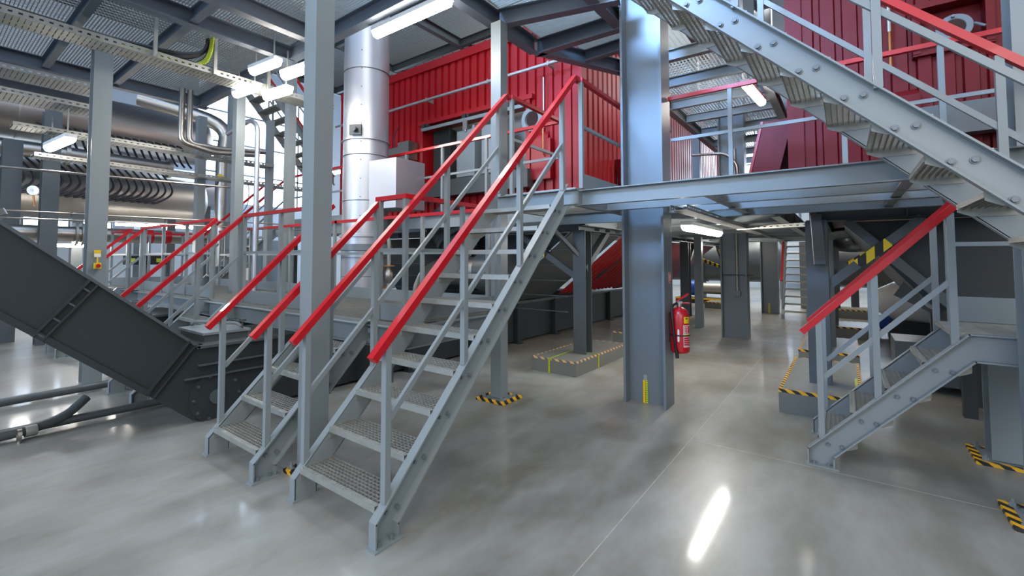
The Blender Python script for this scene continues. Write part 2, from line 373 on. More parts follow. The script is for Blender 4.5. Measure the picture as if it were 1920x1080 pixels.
def stair(name, label, cat, origin, rz, w, n, rise, run, s1=.05, z1=.02, posts=((), ()), rails=(True, True), group=None,
          ext=0., foot=True, post_top=1.0, rail_h=.92, rail0=None, railtop=None, last=True, depth=.21, col='steel', under=False, bolts=True, rail_end=(None, None), br=.011, mid=.44, skip=0, zcap=None):
    """local x = going, y = 0..w between the stringers, z up. tread k nose at x=s1+(k-1)*run, z=z1+k*rise"""
    root = thing(name, label, cat, origin, rz, group)
    g = rise/run
    zt = lambda s: z1+rise+(s-s1)*g-.03           # upper edge of the stringers
    S1 = s1+(n-1)*run if last else s1+(n)*run
    zc = zcap if zcap else z1+rise*n+.0
    smax = s1+(zc+.03-z1-rise)/g                  # where the upper edge reaches the landing level
    for side in (0, 1):
        y = 0 if side == 0 else w; o = -1 if side == 0 else 1
        mb = MB(); T = .009; B = .06
        low = lambda s: zt(s)-depth
        s_lowfoot = .16
        if foot:
            top = [(0, 0), (0, zt(0)), (smax, zt(smax))]
            bot = [(smax+.02+depth/g*.0+ext, zt(smax)-depth*.85), (smax+.02, zt(smax)-depth*.85)] if ext else [(smax, low(smax))]
            if ext: top.append((smax+ext, zt(smax))); bot = [(smax+ext, zt(smax)-depth*.85), (smax+depth*.12, zt(smax)-depth*.85)]
            bot += [(s_lowfoot, low(s_lowfoot)), (s_lowfoot, 0)]
        else:
            sb = s1-.25
            top = [(sb, zt(sb)), (smax, zt(smax))]; bot = [(smax, low(smax)), (sb, low(sb))]
            if ext: top = [(sb, zt(sb)), (smax, zt(smax)), (smax+ext, zt(smax))]; bot = [(smax+ext, zt(smax)-depth*.85), (smax+depth*.12, zt(smax)-depth*.85), (sb, low(sb))]
        outline = top+bot
        yy = (y-T, y) if side == 0 else (y, y+T)
        k = len(outline)
        mb.quad([(a, yy[0], c) for a, c in outline]+[(a, yy[1], c) for a, c in outline],
                [tuple(range(k))[::-1], tuple(range(k, 2*k))]+[(i, (i+1) % k, k+(i+1) % k, k+i) for i in range(k)])
        def flange(pts):
            for (a, c), (a2, c2) in zip(pts, pts[1:]):
                dx, dz = a2-a, c2-c; L = math.hypot(dx, dz); ex, ez = dx/L*.004, dz/L*.004
                y0, y1 = (y-B, y) if side == 0 else (y, y+B)
                mb.prof((a-ex, (y0+y1)/2, c-ez), (a2+ex, (y0+y1)/2, c2+ez), [(-B/2, -.005), (B/2, -.005), (B/2, .005), (-B/2, .005)], up=(0, 0, 1) if abs(dz) < L*.99 else (1, 0, 0))
        flange(top); flange(bot[:-1] if foot else bot)
        if foot:
            flange([bot[-2], bot[-1]])
            mb.box(-.02, s_lowfoot+.03, min(y+o*.075, y-o*.01), max(y+o*.075, y-o*.01), 0, .012)
            flange([(0.0, zt(0)-.002), (s_lowfoot, low(s_lowfoot)+.0)]) if False else None
        st = mb.build('stringer', col, root)
        if bolts:
            bb = MB()
            for k_ in range(1, n+(0 if last else 1)):
                xs = s1+(k_-1)*run; zz = z1+rise*k_
                bolt(bb, (xs+.065, y+o*T, zz-.05), (0, o, 0), br); bolt(bb, (xs+.15, y+o*T, zz-.05), (0, o, 0), br)
            if foot:
                for a in (.035, .125): bolt(bb, (a, y+o*.04, .012), (0, 0, 1), .011)
            bb.build('bolts', 'column', st)['kind'] = 'stuff'
    tw = tread_mesh(w, .245); nw = nosing_mesh(w); first = None
    for k_ in range(1+skip, n+(0 if last else 1)):
        loc = (s1+(k_-1)*run, 0, z1+rise*k_)
        if first is None:
            t = tw.build('tread', 'rustgalv', root); ns = nw.build('nosing', 'galv', t); first = (t, ns); t.location = loc
        else:
            t = first[0].copy(); COL.objects.link(t); t.location = loc; t.parent = root
            c = first[1].copy(); COL.objects.link(c); c.parent = t
    # handrails: line above the pitch
    zr = lambda s: zt(s)+rail_h
    for side in (0, 1):
        if not rails[side]: continue
        y = -.03 if side == 0 else w+.03
        s0 = -.02 if rail0 is None else rail0
        se = smax+.1 if rail_end[side] is None else rail_end[side]
        ztop = (zc+1.1) if railtop is None else railtop
        sk = min(se, s1+(ztop+.03-rail_h-z1-rise)/g)
        hr = MB(); d = V3((1, 0, g)).normalized()
        hr.bar((s0, y, zr(s0)), (sk, y, zr(sk)), .05, .045)
        if se > sk+.02: hr.bar((sk-.01, y, zr(sk)), (se, y, zr(sk)), .05, .045)
        hr.build('handrail', 'red', root)
        ps = posts[side]
        for a in ps:
            zl = (zt(a) if a < smax else zc)-.004; zh = min(zr(a), ztop)-.022
            MB().box(a-.02, a+.02, y-.02, y+.02, zl, zh).build('post', col, root)
        mr_ = MB()
        if ps:
            a0, a1 = ps[0]+.02, ps[-1]
            cut = [a0]+[q for q in ps[1:-1]]+[a1]
            mr_.bar((a0, y, zt(a0)+mid), (a1, y, zt(a1)+mid) if a1 < sk+.2 else (sk, y, zt(sk)+mid), .024, .034)
            mr_.build('mid_rail', col, root)
    return root

def guardrail(label, pts, z, post_at, h=1.1, toe=.15, group=None, cat='guardrail', midh=.63, name='guardrail', mids=1):
    """pts: base polyline (x,y); post_at: list of (x,y)"""
    root = thing(name, label, cat, (pts[0][0], pts[0][1], z), 0, group)
    o = V3((pts[0][0], pts[0][1], 0)); P = [V3((a, c, 0))-o for a, c in pts]
    up = lambda p, q: p+V3((0, 0, q))
    tr = MB(); mr_ = MB(); tb = MB()
    for a, c in zip(P, P[1:]):
        d = (c-a).normalized()*.024
        tr.bar(up(a-d, h), up(c+d, h), .05, .04); mr_.bar(up(a, midh), up(c, midh), .024, .034)
        if toe: tb.bar(up(a, toe/2+.005), up(c, toe/2+.005), .006, toe)
    tr.build('top_rail', 'red', root); mr_.build('mid_rail', 'steel', root)
    if toe: tb.build('toe_board', 'steel', root)
    for a, c in post_at:
        q = V3((a, c, 0))-o; MB().box(q.x-.02, q.x+.02, q.y-.02, q.y+.02, 0, h-.018).build('post', 'steel', root)
    return root

def column(label, x0, x1, y0, y1, z1, mat='column', kind='box', z0=0., plate=0., name='steel_column', group=None, tf=.026, web='x', nuts=True, cat='steel column', plz=.03, hazard=True):
    cx, cy = (x0+x1)/2, (y0+y1)/2; root = thing(name, label, cat, (cx, cy, z0), 0, group)
    a, c = (x1-x0)/2, (y1-y0)/2; H = z1-z0; mb = MB(); zb = plz if plate else 0
    if kind == 'box': mb.box(-a, a, -c, c, zb, H)
    elif web == 'x':    # flanges normal to x, web spans x
        mb.box(-a, -a+tf, -c, c, zb, H); mb.box(a-tf, a, -c, c, zb, H); mb.box(-a+tf, a-tf, -.01, .01, zb, H)
    else:
        mb.box(-a, a, -c, -c+tf, zb, H); mb.box(-a, a, c-tf, c, zb, H); mb.box(-.01, .01, -c+tf, c-tf, zb, H)
    mb.build('shaft', mat, root)
    if plate:
        p = plate
        MB().box(-a-p, a+p, -c-p, c+p, 0, plz-.004).build('base_plate', mat, root)
        if hazard:
            hb = MB(); e = .05
            for q in ((-a-p, a+p, -c-p, -c-p+e), (-a-p, a+p, c+p-e, c+p), (-a-p, -a-p+e, -c-p+e, c+p-e), (a+p-e, a+p, -c-p+e, c+p-e)): hb.box(*q, plz-.004, plz-.001)
            for q in ((-a-p-.002, -a-p, -c-p, c+p), (a+p, a+p+.002, -c-p, c+p), (-a-p, a+p, -c-p-.002, -c-p), (-a-p, a+p, c+p, c+p+.002)): hb.box(*q, .004, plz-.001)
            hb.build('hazard_tape', 'hazard', root)
        if nuts:
            for sx in (-1, 1):
                for sy in (-1, 1):
                    nb = MB(); q = (sx*(a+p*.42), sy*(c+p*.42), plz-.004); nb.cyl(q, (q[0], q[1], plz+.004), .024, 12); nb.cyl((q[0], q[1], plz), (q[0], q[1], plz+.024), .018, 6); nb.cyl((q[0], q[1], plz+.02), (q[0], q[1], plz+.045), .009, 8)
                    nb.build('anchor_bolt', 'steel', root)
    return root

def tube_light(label, c, d, L=1.2, r=.055, hang=.1, group='tube lights', on=True):
    root = thing('tube_light', label, 'light fitting', c, 0, group); d = V3(d).normalized()
    k = MB(); k.bar(-d*(L/2), d*(L/2), .13, .05); k.build('housing', 'white', root)
    b_ = MB(); b_.prof(-d*(L/2-.02)+V3((0, 0, -.03)), d*(L/2-.02)+V3((0, 0, -.03)), [(-.06, .01), (.06, .01), (.062, -.02), (.045, -.055), (.02, -.068), (-.02, -.068), (-.045, -.055), (-.062, -.02)], smooth=False)
    b_.build('diffuser', 'lamp', root)
    for t in (-.35, .35): MB().box(d.x*t*L-.008, d.x*t*L+.008, d.y*t*L-.008, d.y*t*L+.008, .02, hang).build('hanger', 'galv', root)
    return root

def tray(label, p0, p1, w=.3, h=.06, name='cable_tray', group='cable trays', cables=6, mats=('cable', 'black', 'cable'), cat='cable tray'):
    """perforated cable tray: side walls with slots, floor slats, cables inside"""
    p0, p1 = V3(p0), V3(p1); L = (p1-p0).length; ang = math.atan2((p1-p0).y, (p1-p0).x)
    root = thing(name, label, cat, tuple(p0), ang, group)
    sl = (p1.z-p0.z)
    mb = MB()
    n = int(L/.05)
    for i in range(n):                      # floor: slatted strip
        x = i*L/n; mb.box(x, x+L/n*.84, -w/2, w/2, 0, .002)
    for y in (-w/2, w/2):
        mb.box(0, L, y-.001, y+.001, 0, h*.36); mb.box(0, L, y-.001, y+.001, h*.62, h); mb.box(0, L, y-.008 if y > 0 else y, y if y > 0 else y+.008, h-.002, h)
        for i in range(int(L/.08)): mb.box(i*.08, i*.08+.045, y-.001, y+.001, h*.36, h*.62)
    mb.build('tray_body', 'galv', root)
    for i in range(cables):
        y = -w/2+w*(i+.7)/(cables+.4); q = [(L*j/8, y+random.uniform(-.012, .012), .014+random.uniform(0, .012)) for j in range(9)]
        MB().tube(q, .011 if i % 3 else .014, 6).build('cable', mats[i % 3], root)
    return root

def corrugated(mb, p0, p1, z0, z1, n, pitch=.18, depth=.045, t=.003):
    """corrugated sheet between p0 and p1 (plan points); n = outward normal"""
    p0, p1 = V3((*p0, 0)), V3((*p1, 0)); d = (p1-p0); L = d.length; d.normalize(); n = V3((*n, 0))
    pr = []; k = max(1, round(L/pitch)); q = L/k
    for i in range(k):
        s = i*q; pr += [(s, 0), (s+q*.60, 0), (s+q*.67, -depth), (s+q*.93, -depth)]
    pr.append((L, 0))
    vs = []
    for z in (z0, z1):
        for s, o in pr: vs.append(p0+d*s+n*o+V3((0, 0, z)))
    m_ = len(pr)
    mb.quad(vs, [(i, i+1, m_+i+1, m_+i) for i in range(m_-1)])
    vs2 = [v-n*t for v in vs]
    mb.quad(vs2, [(i+1, i, m_+i, m_+i+1) for i in range(m_-1)])
    return mb

def sheet(mb, a, b_, c, d_, n=10, depth=.03):
    """corrugated sheet on the quad a-b (bottom) / d-c (top), ribs running from ab to dc"""
    a, b_, c, d_ = map(V3, (a, b_, c, d_)); nn = (b_-a).cross(d_-a).normalized()
    pr = []
    for i in range(n):
        pr += [(i/n, 0), ((i+.36)/n, 0), ((i+.5)/n, -depth), ((i+.86)/n, -depth)]
    pr.append((1, 0)); m_ = len(pr)
    for off in (0, -.004):
        vs = [a.lerp(b_, s)+nn*(o+off) for s, o in pr]+[d_.lerp(c, s)+nn*(o+off) for s, o in pr]
        mb.quad(vs, [(i, i+1, m_+i+1, m_+i) for i in range(m_-1)])
    return mb
PI = math.pi

# ---------------------------------------------------------------- the stairs
stair('staircase', 'long grey steel stair with red handrails in the foreground, eleven rises up to the walkway', 'staircase', (-2.10, 1.675, 0), PI/2, .77, 11, .21, .2195,
      s1=.035, z1=0.0, posts=((.085, .77, 1.47, 2.2), (.085, .66, 1.5, 2.32)), rail_end=(2.57, 2.53), rail_h=.91, railtop=3.41)
stair('staircase', 'short grey stair left of the long one, beside the round cover of the conveyor casing', 'staircase', (-3.38, 1.62, 0), PI/2, .71, 5, .21, .2195,
      s1=.04, z1=0, posts=((.1, .62, 1.1), (.1, .62, 1.1)), rail_end=(1.15, 1.15), rail_h=.91, railtop=2.16, group='short stairs to the low walkway', ext=.12)
stair('staircase', 'short grey stair behind the sloping casing, near the hatch of the conveyor', 'staircase', (-6.07, 1.60, 0), PI/2, .77, 5, .21, .2195,
      s1=.04, z1=0, posts=((.1, .62, 1.1), (.1, .62, 1.1)), rail_end=(1.15, 1.15), rail_h=.91, railtop=2.16, group='short stairs to the low walkway', ext=.12)
stair('staircase', 'short stair at the far left, handrails beside the emergency stop', 'staircase', (-9.92, 1.60, 0), PI/2, .72, 5, .21, .2195,
      s1=.04, z1=0, posts=((.1, .62, 1.1), (.1, .62, 1.1)), rail_end=(1.15, 1.15), rail_h=.91, railtop=2.16, group='short stairs to the low walkway', ext=.12)
stair('staircase', 'background stair climbing from the low walkway, left of the near square column', 'staircase', (-9.95, 4.05, 1.05), PI/2, .77, 6, .21, .2195,
      s1=.04, z1=0, posts=((.1, .75, 1.35), (.1, .75, 1.35)), rail_end=(1.4, 1.4), rail_h=.91, railtop=2.36, group='background stairs', foot=True, bolts=False)
stair('staircase', 'low grey stair on the right climbing to a small grating landing, with doubled red handrails', 'staircase', (-.27, 4.56, 0), 0, .75, 5, .2195, .2045,
      s1=.06, z1=0.0, posts=((.09, .43, .84), (.09, .43, .84)), rail_end=(1.06, 1.06), rail_h=.92, railtop=2.2, ext=.9, depth=.21)
# flight overhead, climbs towards -x
E0 = (1.484, 4.07, 1.10)
stair('staircase', 'steep stair flight overhead on the right, seen from beneath its treads', 'staircase', E0, PI, .73, 16, .21, .208,
      s1=.07, z1=0.0, posts=((.1, .73, 1.33, 1.95, 2.6), (.1, .7, 1.32, 2.0, 2.6)), rails=(True, True), rail_h=.91, ext=.2, depth=.215, railtop=4.5, foot=False, rail_end=(3.2, 3.2), br=.014)
stair('staircase', 'pale blue-lit stair flight high in the left background, below the bright windows', 'staircase', (-10.6, 6.35, 3.7), -PI/2, .85, 10, .22, .2,
      s1=.04, z1=0, posts=((.1, .9, 1.7), (.1, .9, 1.7)), rail_h=.95, railtop=3.3, bolts=False, foot=False, group='background stairs')
stair('ladder_stair', 'steep narrow stair with many thin treads far behind the row of columns', 'staircase', (-.86, 15.1, 0), PI/2, .5, 12, .2, .13,
      s1=.04, z1=0, posts=((.1, 1.1), (.1, 1.1)), rails=(False, True), rail_h=.95, railtop=3.3, bolts=False, group='background stairs', rail_end=(1.6, 1.6))

# ---------------------------------------------------------------- low walkway (top 1.05 m)
LW_ = thing('low_walkway', 'low grating walkway bridging over the dark conveyors, reached by three short stairs', 'walkway', (-7.5, 3.4, 0))
def rel(o, mb_fn): return mb_fn
def pbeam(root, p0, p1, h, b, mat='steel', kind='i', side=1, nm='beam', **k):
    o = root.location; a = V3(p0)-o; c = V3(p1)-o
    mb = MB(); (mb.ibeam(a, c, h, b, **k) if kind == 'i' else mb.chan(a, c, h, b, side=side, **k))
    return mb.build(nm, mat, root)
def pgrat(root, x0, x1, y0, y1, z, along='x', mat='galv', **k):
    o = root.location; return grating_mb(x0-o.x, x1-o.x, y0-o.y, y1-o.y, z-o.z, along, **k).build('grating_panel', mat, root)
for a, c in ((-3.0, -5.2), (-5.2, -7.4), (-7.4, -9.6), (-9.6, -12.0)):
    pgrat(LW_, c+.01, a-.01, 2.68, 4.1, 1.05, 'y', mat='rustgalv')
pbeam(LW_, (-12, 2.68, .93), (-2.98, 2.68, .93), .18, .07, kind='c', side=1)
pbeam(LW_, (-12, 4.1, .93), (-2.98, 4.1, .93), .18, .07, kind='c', side=-1)
pbeam(LW_, (-2.97, 2.68, .93), (-2.97, 4.1, .93), .18, .07, kind='c', side=1)
for x in (-5.2, -7.4, -9.6, -11.97): pbeam(LW_, (x, 2.72, .93), (x, 4.06, .93), .16, .07)
for x, y in ((-4.7, 4.02), (-8.0, 4.0), (-11.9, 2.8), (-11.9, 4.0), (-7.75, 2.8)):
    o = LW_.location; MB().box(x-.05-o.x, x+.05-o.x, y-.05-o.y, y+.05-o.y, 0, .84).build('leg', 'frame', LW_)
ZB = 1.05
guardrail('red-topped corner guardrail of the low walkway, just behind the long stair', [(-3.35, 2.74), (-2.99, 2.74), (-2.99, 4.04)], ZB, [(-3.33, 2.74), (-2.99, 2.74), (-2.99, 3.5), (-2.99, 4.04)], group='guardrails of the low walkway')
guardrail('red-topped guardrail of the low walkway, just left of the near square column', [(-4.15, 2.74), (-6.0, 2.74)], ZB, [(-4.15, 2.74), (-5.1, 2.74), (-6.0, 2.74)], group='guardrails of the low walkway')
guardrail('red-topped guardrail between the two leftmost short stairs', [(-6.9, 2.74), (-9.86, 2.74)], ZB, [(-6.92, 2.74), (-7.9, 2.74), (-8.9, 2.74), (-9.84, 2.74)], group='guardrails of the low walkway')
guardrail('red-topped guardrail round the far left end of the low walkway', [(-10.7, 2.74), (-11.9, 2.74), (-11.9, 4.04), (-10.8, 4.04)], ZB, [(-10.7, 2.74), (-11.9, 2.74), (-11.9, 3.4), (-11.9, 4.04), (-10.8, 4.04)], group='guardrails of the low walkway')
guardrail('red-topped guardrail along the back of the low walkway, in front of the silver flue', [(-9.9, 4.04), (-8.6, 4.04), (-5.9, 4.04), (-3.05, 4.04)], ZB, [(-9.9, 4.04), (-8.6, 4.04), (-7.2, 4.04), (-5.95, 4.04), (-5.0, 4.04), (-4.1, 4.04), (-3.08, 4.04)], group='guardrails of the low walkway')

# ---------------------------------------------------------------- middle walkway (top 2.31 m)
Z1 = 2.31
MW = thing('middle_walkway', 'grey steel walkway at mid height passing in front of the red containers', 'walkway', (-1, 6, 0))
pbeam(MW, (-2.04, 4.235, 2.21), (1.5, 4.235, 2.21), .153, .07, kind='c', side=1, tf=.009, tw=.008)
pbeam(MW, (-2.06, 4.2, 2.21), (-2.06, 6.2, 2.21), .153, .06, kind='c', side=-1)
pbeam(MW, (-2.92, 4.24, 2.21), (-2.92, 5.3, 2.21), .153, .06, kind='c', side=1)
pbeam(MW, (-2.98, 4.1, 2.21), (-2.02, 4.1, 2.21), .153, .06, kind='c', side=1)
pbeam(MW, (-10.8, 5.34, 2.2), (-2.9, 5.34, 2.2), .2, .09)
pbeam(MW, (-2.04, 5.34, 2.2), (1.6, 5.34, 2.2), .16, .09)
pbeam(MW, (-10.8, 6.2, 2.2), (2, 6.2, 2.2), .16, .09)
for y in (4.8,): pbeam(MW, (-2.02, y, 2.2), (1.5, y, 2.2), .14, .08)
for x in (-.9, .35): pbeam(MW, (x, 4.27, 2.2), (x, 6.2, 2.2), .12, .07)
for y in (7.4, 8.7, 10.0, 11.3, 12.6, 14.0, 15.4): pbeam(MW, (-2.95, y, 2.19), (-.6, y, 2.19), .16, .09)
for x in (-2.95, -.62): pbeam(MW, (x, 6.2, 2.19), (x, 16.1, 2.19), .2, .1)
pbeam(MW, (-1.35, 6.2, 2.19), (-1.35, 16.1, 2.19), .14, .08)
pgrat(MW, -2.90, -2.06, 4.12, 5.36, Z1, 'x')
for a, c in ((-10.8, -8.8), (-8.8, -6.75), (-5.85, -4.9), (-4.9, -2.95), (-2.95, -1.0), (-1.0, 1.0)): pgrat(MW, a+.01, c-.01, 5.46 if -3 < a < -1.1 else 5.38, 6.2, Z1, 'y')
for a, c in ((6.2, 8.7), (8.7, 10.55), (11.0, 14.0), (14.0, 16.1)): pgrat(MW, -2.95, -.62, a+.01, c-.01, Z1, 'x', pitch=.045, cross=.15)
pgrat(MW, -2.95, -2.12, 10.57, 10.98, Z1, 'x', pitch=.045, cross=.15); pgrat(MW, -1.48, -.62, 10.57, 10.98, Z1, 'x', pitch=.045, cross=.15)
for x, y in ((-10.7, 6.1), (-8.3, 5.4),): MB().box(x+1-.06, x+1+.06, y-6-.06, y-6+.06, 0, 2.1).build('leg', 'frame', MW)
guardrail('red-topped guardrail right of the top of the long stair', [(-2.05, 4.24), (-2.05, 5.36)], Z1, [(-2.05, 4.24), (-2.05, 5.36)], group='guardrails of the middle walkway')
guardrail('red-topped guardrail left of the long stair, running before the left container', [(-2.88, 4.22), (-2.88, 5.36), (-6.3, 5.36)], Z1, [(-2.88, 4.22), (-2.88, 5.36), (-4.11, 5.36), (-5.0, 5.36), (-5.84, 5.36)], toe=0, group='guardrails of the middle walkway')
guardrail('red-topped guardrail on the middle walkway left of the silver flue', [(-7.3, 5.36), (-9.86, 5.36)], Z1, [(-7.4, 5.36), (-8.6, 5.36), (-9.84, 5.36)], group='guardrails of the middle walkway')
guardrail('red-topped guardrail right of the broad middle column, behind the overhead stair', [(-1.5, 5.36), (1.3, 5.36)], Z1, [(-.905, 5.36), (.02, 5.36), (.66, 5.36), (1.28, 5.36)], toe=.1, group='guardrails of the middle walkway')
guardrail('far red-topped guardrail crossing the gap between the containers', [(-2.9, 11.0), (-.66, 11.0)], Z1, [(-2.9, 11.0), (-1.9, 11.0), (-.68, 11.0)], h=1.05, toe=0, group='guardrails of the middle walkway')
# landing of the right stair
LD = thing('stair_landing', 'small grating landing at the top of the low stair on the right', 'landing', (1.1, 4.9, 0))
pgrat(LD, .56, 1.06, 4.57, 5.30, 1.105, 'x'); pgrat(LD, 1.075, 1.6, 3.3, 5.30, 1.105, 'x')
pbeam(LD, (.8, 5.36, .98), (1.6, 5.36, .98), .18, .06, kind='c', side=-1)
pbeam(LD, (1.66, 3.3, .98), (1.66, 5.36, .98), .18, .06, kind='c', side=1)
guardrail('grey guardrail with a broad toe board behind the small right-hand landing', [(.66, 5.38), (1.6, 5.38)], 1.1, [(.66, 5.38), (1.25, 5.38), (1.58, 5.38)], toe=.2, group='guardrails of the small landing')
# ---------------------------------------------------------------- upper platform (beams from 4.4 m)
UP_ = thing('upper_platform', 'upper platform of steel beams and gratings overhead, carrying the tube lights', 'platform', (-5, 3, 4.4))
zc_ = 4.5
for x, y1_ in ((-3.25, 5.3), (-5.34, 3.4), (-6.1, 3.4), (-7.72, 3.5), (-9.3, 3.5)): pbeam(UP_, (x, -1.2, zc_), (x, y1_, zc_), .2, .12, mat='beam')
for y in (-.6, .35, 1.25, 2.1, 3.38):
    segs = [(-9.3, -7.72), (-7.72, -6.1), (-6.1, -5.34)]
    if y not in (.35, 2.1): segs.append((-5.34, -3.25))
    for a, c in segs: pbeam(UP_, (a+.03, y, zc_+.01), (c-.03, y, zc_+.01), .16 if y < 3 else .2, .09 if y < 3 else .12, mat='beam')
for i, (a, c) in enumerate(((-9.3, -7.72), (-7.72, -6.1), (-6.1, -5.34), (-5.34, -3.25))):
    for j, (y0_, y1_) in enumerate(((-1.2, 1.25), (1.25, 3.42))):
        pgrat(UP_, a+.01, c-.01, y0_+.01, y1_-.01, 4.64, 'x', pitch=.036, cross=.08)
# bay around the post and the broad column
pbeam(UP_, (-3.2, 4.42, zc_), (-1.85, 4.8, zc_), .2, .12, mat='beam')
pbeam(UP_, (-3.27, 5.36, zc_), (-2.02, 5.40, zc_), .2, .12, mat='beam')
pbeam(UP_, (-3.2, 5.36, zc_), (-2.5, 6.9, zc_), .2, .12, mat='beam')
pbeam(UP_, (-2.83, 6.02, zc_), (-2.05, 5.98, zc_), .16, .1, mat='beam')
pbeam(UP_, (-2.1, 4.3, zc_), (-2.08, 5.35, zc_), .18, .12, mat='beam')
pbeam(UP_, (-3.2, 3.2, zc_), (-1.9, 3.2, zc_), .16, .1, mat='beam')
pgrat(UP_, -3.18, -2.0, 3.2, 4.4, 4.64, 'x', pitch=.036, cross=.08); pgrat(UP_, -3.18, -2.0, 4.42, 5.36, 4.64, 'x', pitch=.036, cross=.08); pgrat(UP_, -2.9, -2.0, 5.38, 6.4, 4.64, 'x', pitch=.036, cross=.08)
UR = thing('gap_platform', 'bright grating platform overhead between the two red containers', 'platform', (-1.7, 9, 4.4))
for x in (-2.55, -.92): pbeam(UR, (x, 6.6, zc_), (x, 16.5, zc_), .2, .12)
for y in (6.75, 7.8, 9.0, 10.05, 11.3, 12.6, 14, 15.3): pbeam(UR, (-2.5, y, zc_), (-.97, y, zc_), .16, .1)
for a, c in ((6.8, 9.0), (9.0, 11.3), (11.3, 14.0)): pgrat(UR, -2.55, -.92, a+.01, c-.01, 4.62, 'y', pitch=.05, cross=.1)
UH = thing('high_platform', 'dark high platform of beams and gratings above the roof of the left container', 'platform', (-7, 8, 6.6))
for x in (-12, -9.4, -7.0, -4.7, -2.6): pbeam(UH, (x, 4.9, 6.7), (x, 12.4, 6.7), .2, .12, mat='frame')
for y in (5.0, 6.3, 8.1, 9.9, 12.3): pbeam(UH, (-12, y, 6.7), (-2.6, y, 6.7), .18, .1, mat='frame')
for a, c in ((-12, -9.4), (-9.4, -7.0), (-7.0, -4.7), (-4.7, -2.6)):
    for y0_, y1_ in ((5, 8.1), (8.1, 12.3)): pgrat(UH, a+.01, c-.01, y0_+.01, y1_-.01, 6.83, 'x', pitch=.05, cross=.12)
for x, y in ((-4.7, 7.2), (-9.4, 7.2), (-4.7, 11), (-9.4, 11), (-2.75, 11.9), (-12, 5.1)):
    MB().box(x+7-.08, x+7+.08, y-8-.08, y-8+.08, (5.62 if -9.6 < x < -3 and y > 6.5 else 0)-6.6, 0).build('post', 'steel', UH)

# ---------------------------------------------------------------- columns
column('near square column on a hazard-taped foot, rising between the long stair and the short one', -3.27, -3.11, 1.92, 2.08, 4.4, 'steel', plate=.07, name='square_column')
column('slim square post behind the long stair on a small black and yellow foot plate', -3.22, -3.08, 4.28, 4.42, 4.4, 'steel', plate=.12, name='square_column')
C2 = column('broad column in the middle carrying the fire extinguisher', -1.99, -1.53, 5.13, 5.43, 9.9, 'column', kind='h', group='broad columns in a row')
C3 = column('broad column with a thin conduit, second in the row behind the extinguisher', -2.04, -1.56, 10.62, 10.92, 9.9, 'column', kind='h', group='broad columns in a row')
C4 = column('broad column far behind, beside the ladder-like stair', -2.02, -1.58, 16.2, 16.5, 9.9, 'column', kind='h', group='broad columns in a row')
column('grey column at the left with an emergency stop box, rising behind the sloping casing', -7.82, -7.62, 1.5, 1.7, 4.4, 'steel', kind='h', web='x', tf=.012, name='left_column')
column('square post at the left rising from the low walkway', -7.74, -7.60, 3.3, 3.44, 4.4, 'steel', name='left_column')
column('tall post left of the near square column, cable clamps round it', -7.75, -7.6, 4.19, 4.33, 6.2, 'steel', name='left_column')
column('post in the left background below the high stair flight', -9.15, -9.0, 4.55, 4.66, 4.4, 'steel', name='left_column')
column('post in the left background with two slim pipes hung beside it', -9.95, -9.8, 3.55, 3.7, 4.4, 'steel', name='left_column')
column('dark column at the far left edge, in front of the boiler drum', -12.75, -12.5, 1.15, 1.43, 3.9, 'frame', kind='h', tf=.014, name='left_column')
column('dark column at the far left, crossed by the two thin rods', -11.9, -11.65, 1.6, 1.85, 4.4, 'frame', kind='h', tf=.014, name='left_column')
column('pale column at the right edge standing on a hazard-taped plate', .84, 1.06, 4.26, 4.46, 5.6, 'steel', kind='h', web='y', tf=.012, plate=.1, name='right_column')
column('column under the right-hand landing on a hazard-taped plate', .86, 1.1, 5.42, 5.66, 1.0, 'steel', kind='h', web='y', tf=.012, plate=.1, name='right_column')

# earth cables on the broad columns
for C, lab in ((C2, 'yellow and green earthing strap at the foot of the broad extinguisher column'), (C4, 'small yellow earthing strap at the foot of the far broad column')):
    x, y = C.location.x+.0, C.location.y-.012
    t = thing('earth_strap', lab, 'earthing strap', (x-.03, y, 0), 0)
    for k in (-.014, .014): MB().box(k-.012, k+.012, -.012, 0, 0, .25).build('strap', 'yellow' if k < 0 else 'ygreen', t)
    MB().box(-.02, .022, -.01, 0, .25, .31).build('lug', 'galv', t)

# ---------------------------------------------------------------- red containers
def recess_front(mb, x0, x1, y, z0, z1, hx0, hx1, hz0, hz1, pitch=.18):
    for a, c, e, f in ((x0, hx0, z0, z1), (hx1, x1, z0, z1), (hx0, hx1, z0, hz0), (hx0, hx1, hz1, z1)):
        if c-a > .05 and f-e > .05: corrugated(mb, (a, y), (c, y), e, f, (0, -1), pitch)
c1 = thing('red_container', 'left red corrugated container with an open recess of grey doors, behind the walkway', 'container', (-6, 6.5, 2.3))
X0, X1, YF = -9.4, -3.13, 6.5
o = V3((-6, 6.5, 2.3))
def L(mb, nm, mat, root): # shift world-built mesh into the thing's frame
    q = root.location; mb.v = [(a-q.x, b_-q.y, c-q.z) for a, b_, c in mb.v]
    return mb.build(nm, mat, root)
mb = MB(); recess_front(mb, X0+.1, X1-.14, YF+.04, 2.45, 5.42, -6.62, -4.1, 2.95, 4.3); L(mb, 'front_wall', 'crate', c1)
mb = MB(); corrugated(mb, (X1-.04, YF+.14), (X1-.04, 16.6), 2.45, 5.42, (1, 0), .2); L(mb, 'side_wall', 'crate', c1)
mb = MB()
for a, c in ((X0, X0+.14), (X1-.16, X1)): mb.box(a, c, YF, YF+.16, 2.35, 5.56)
mb.box(X1-.16, X1, 16.5, 16.66, 2.35, 5.56)
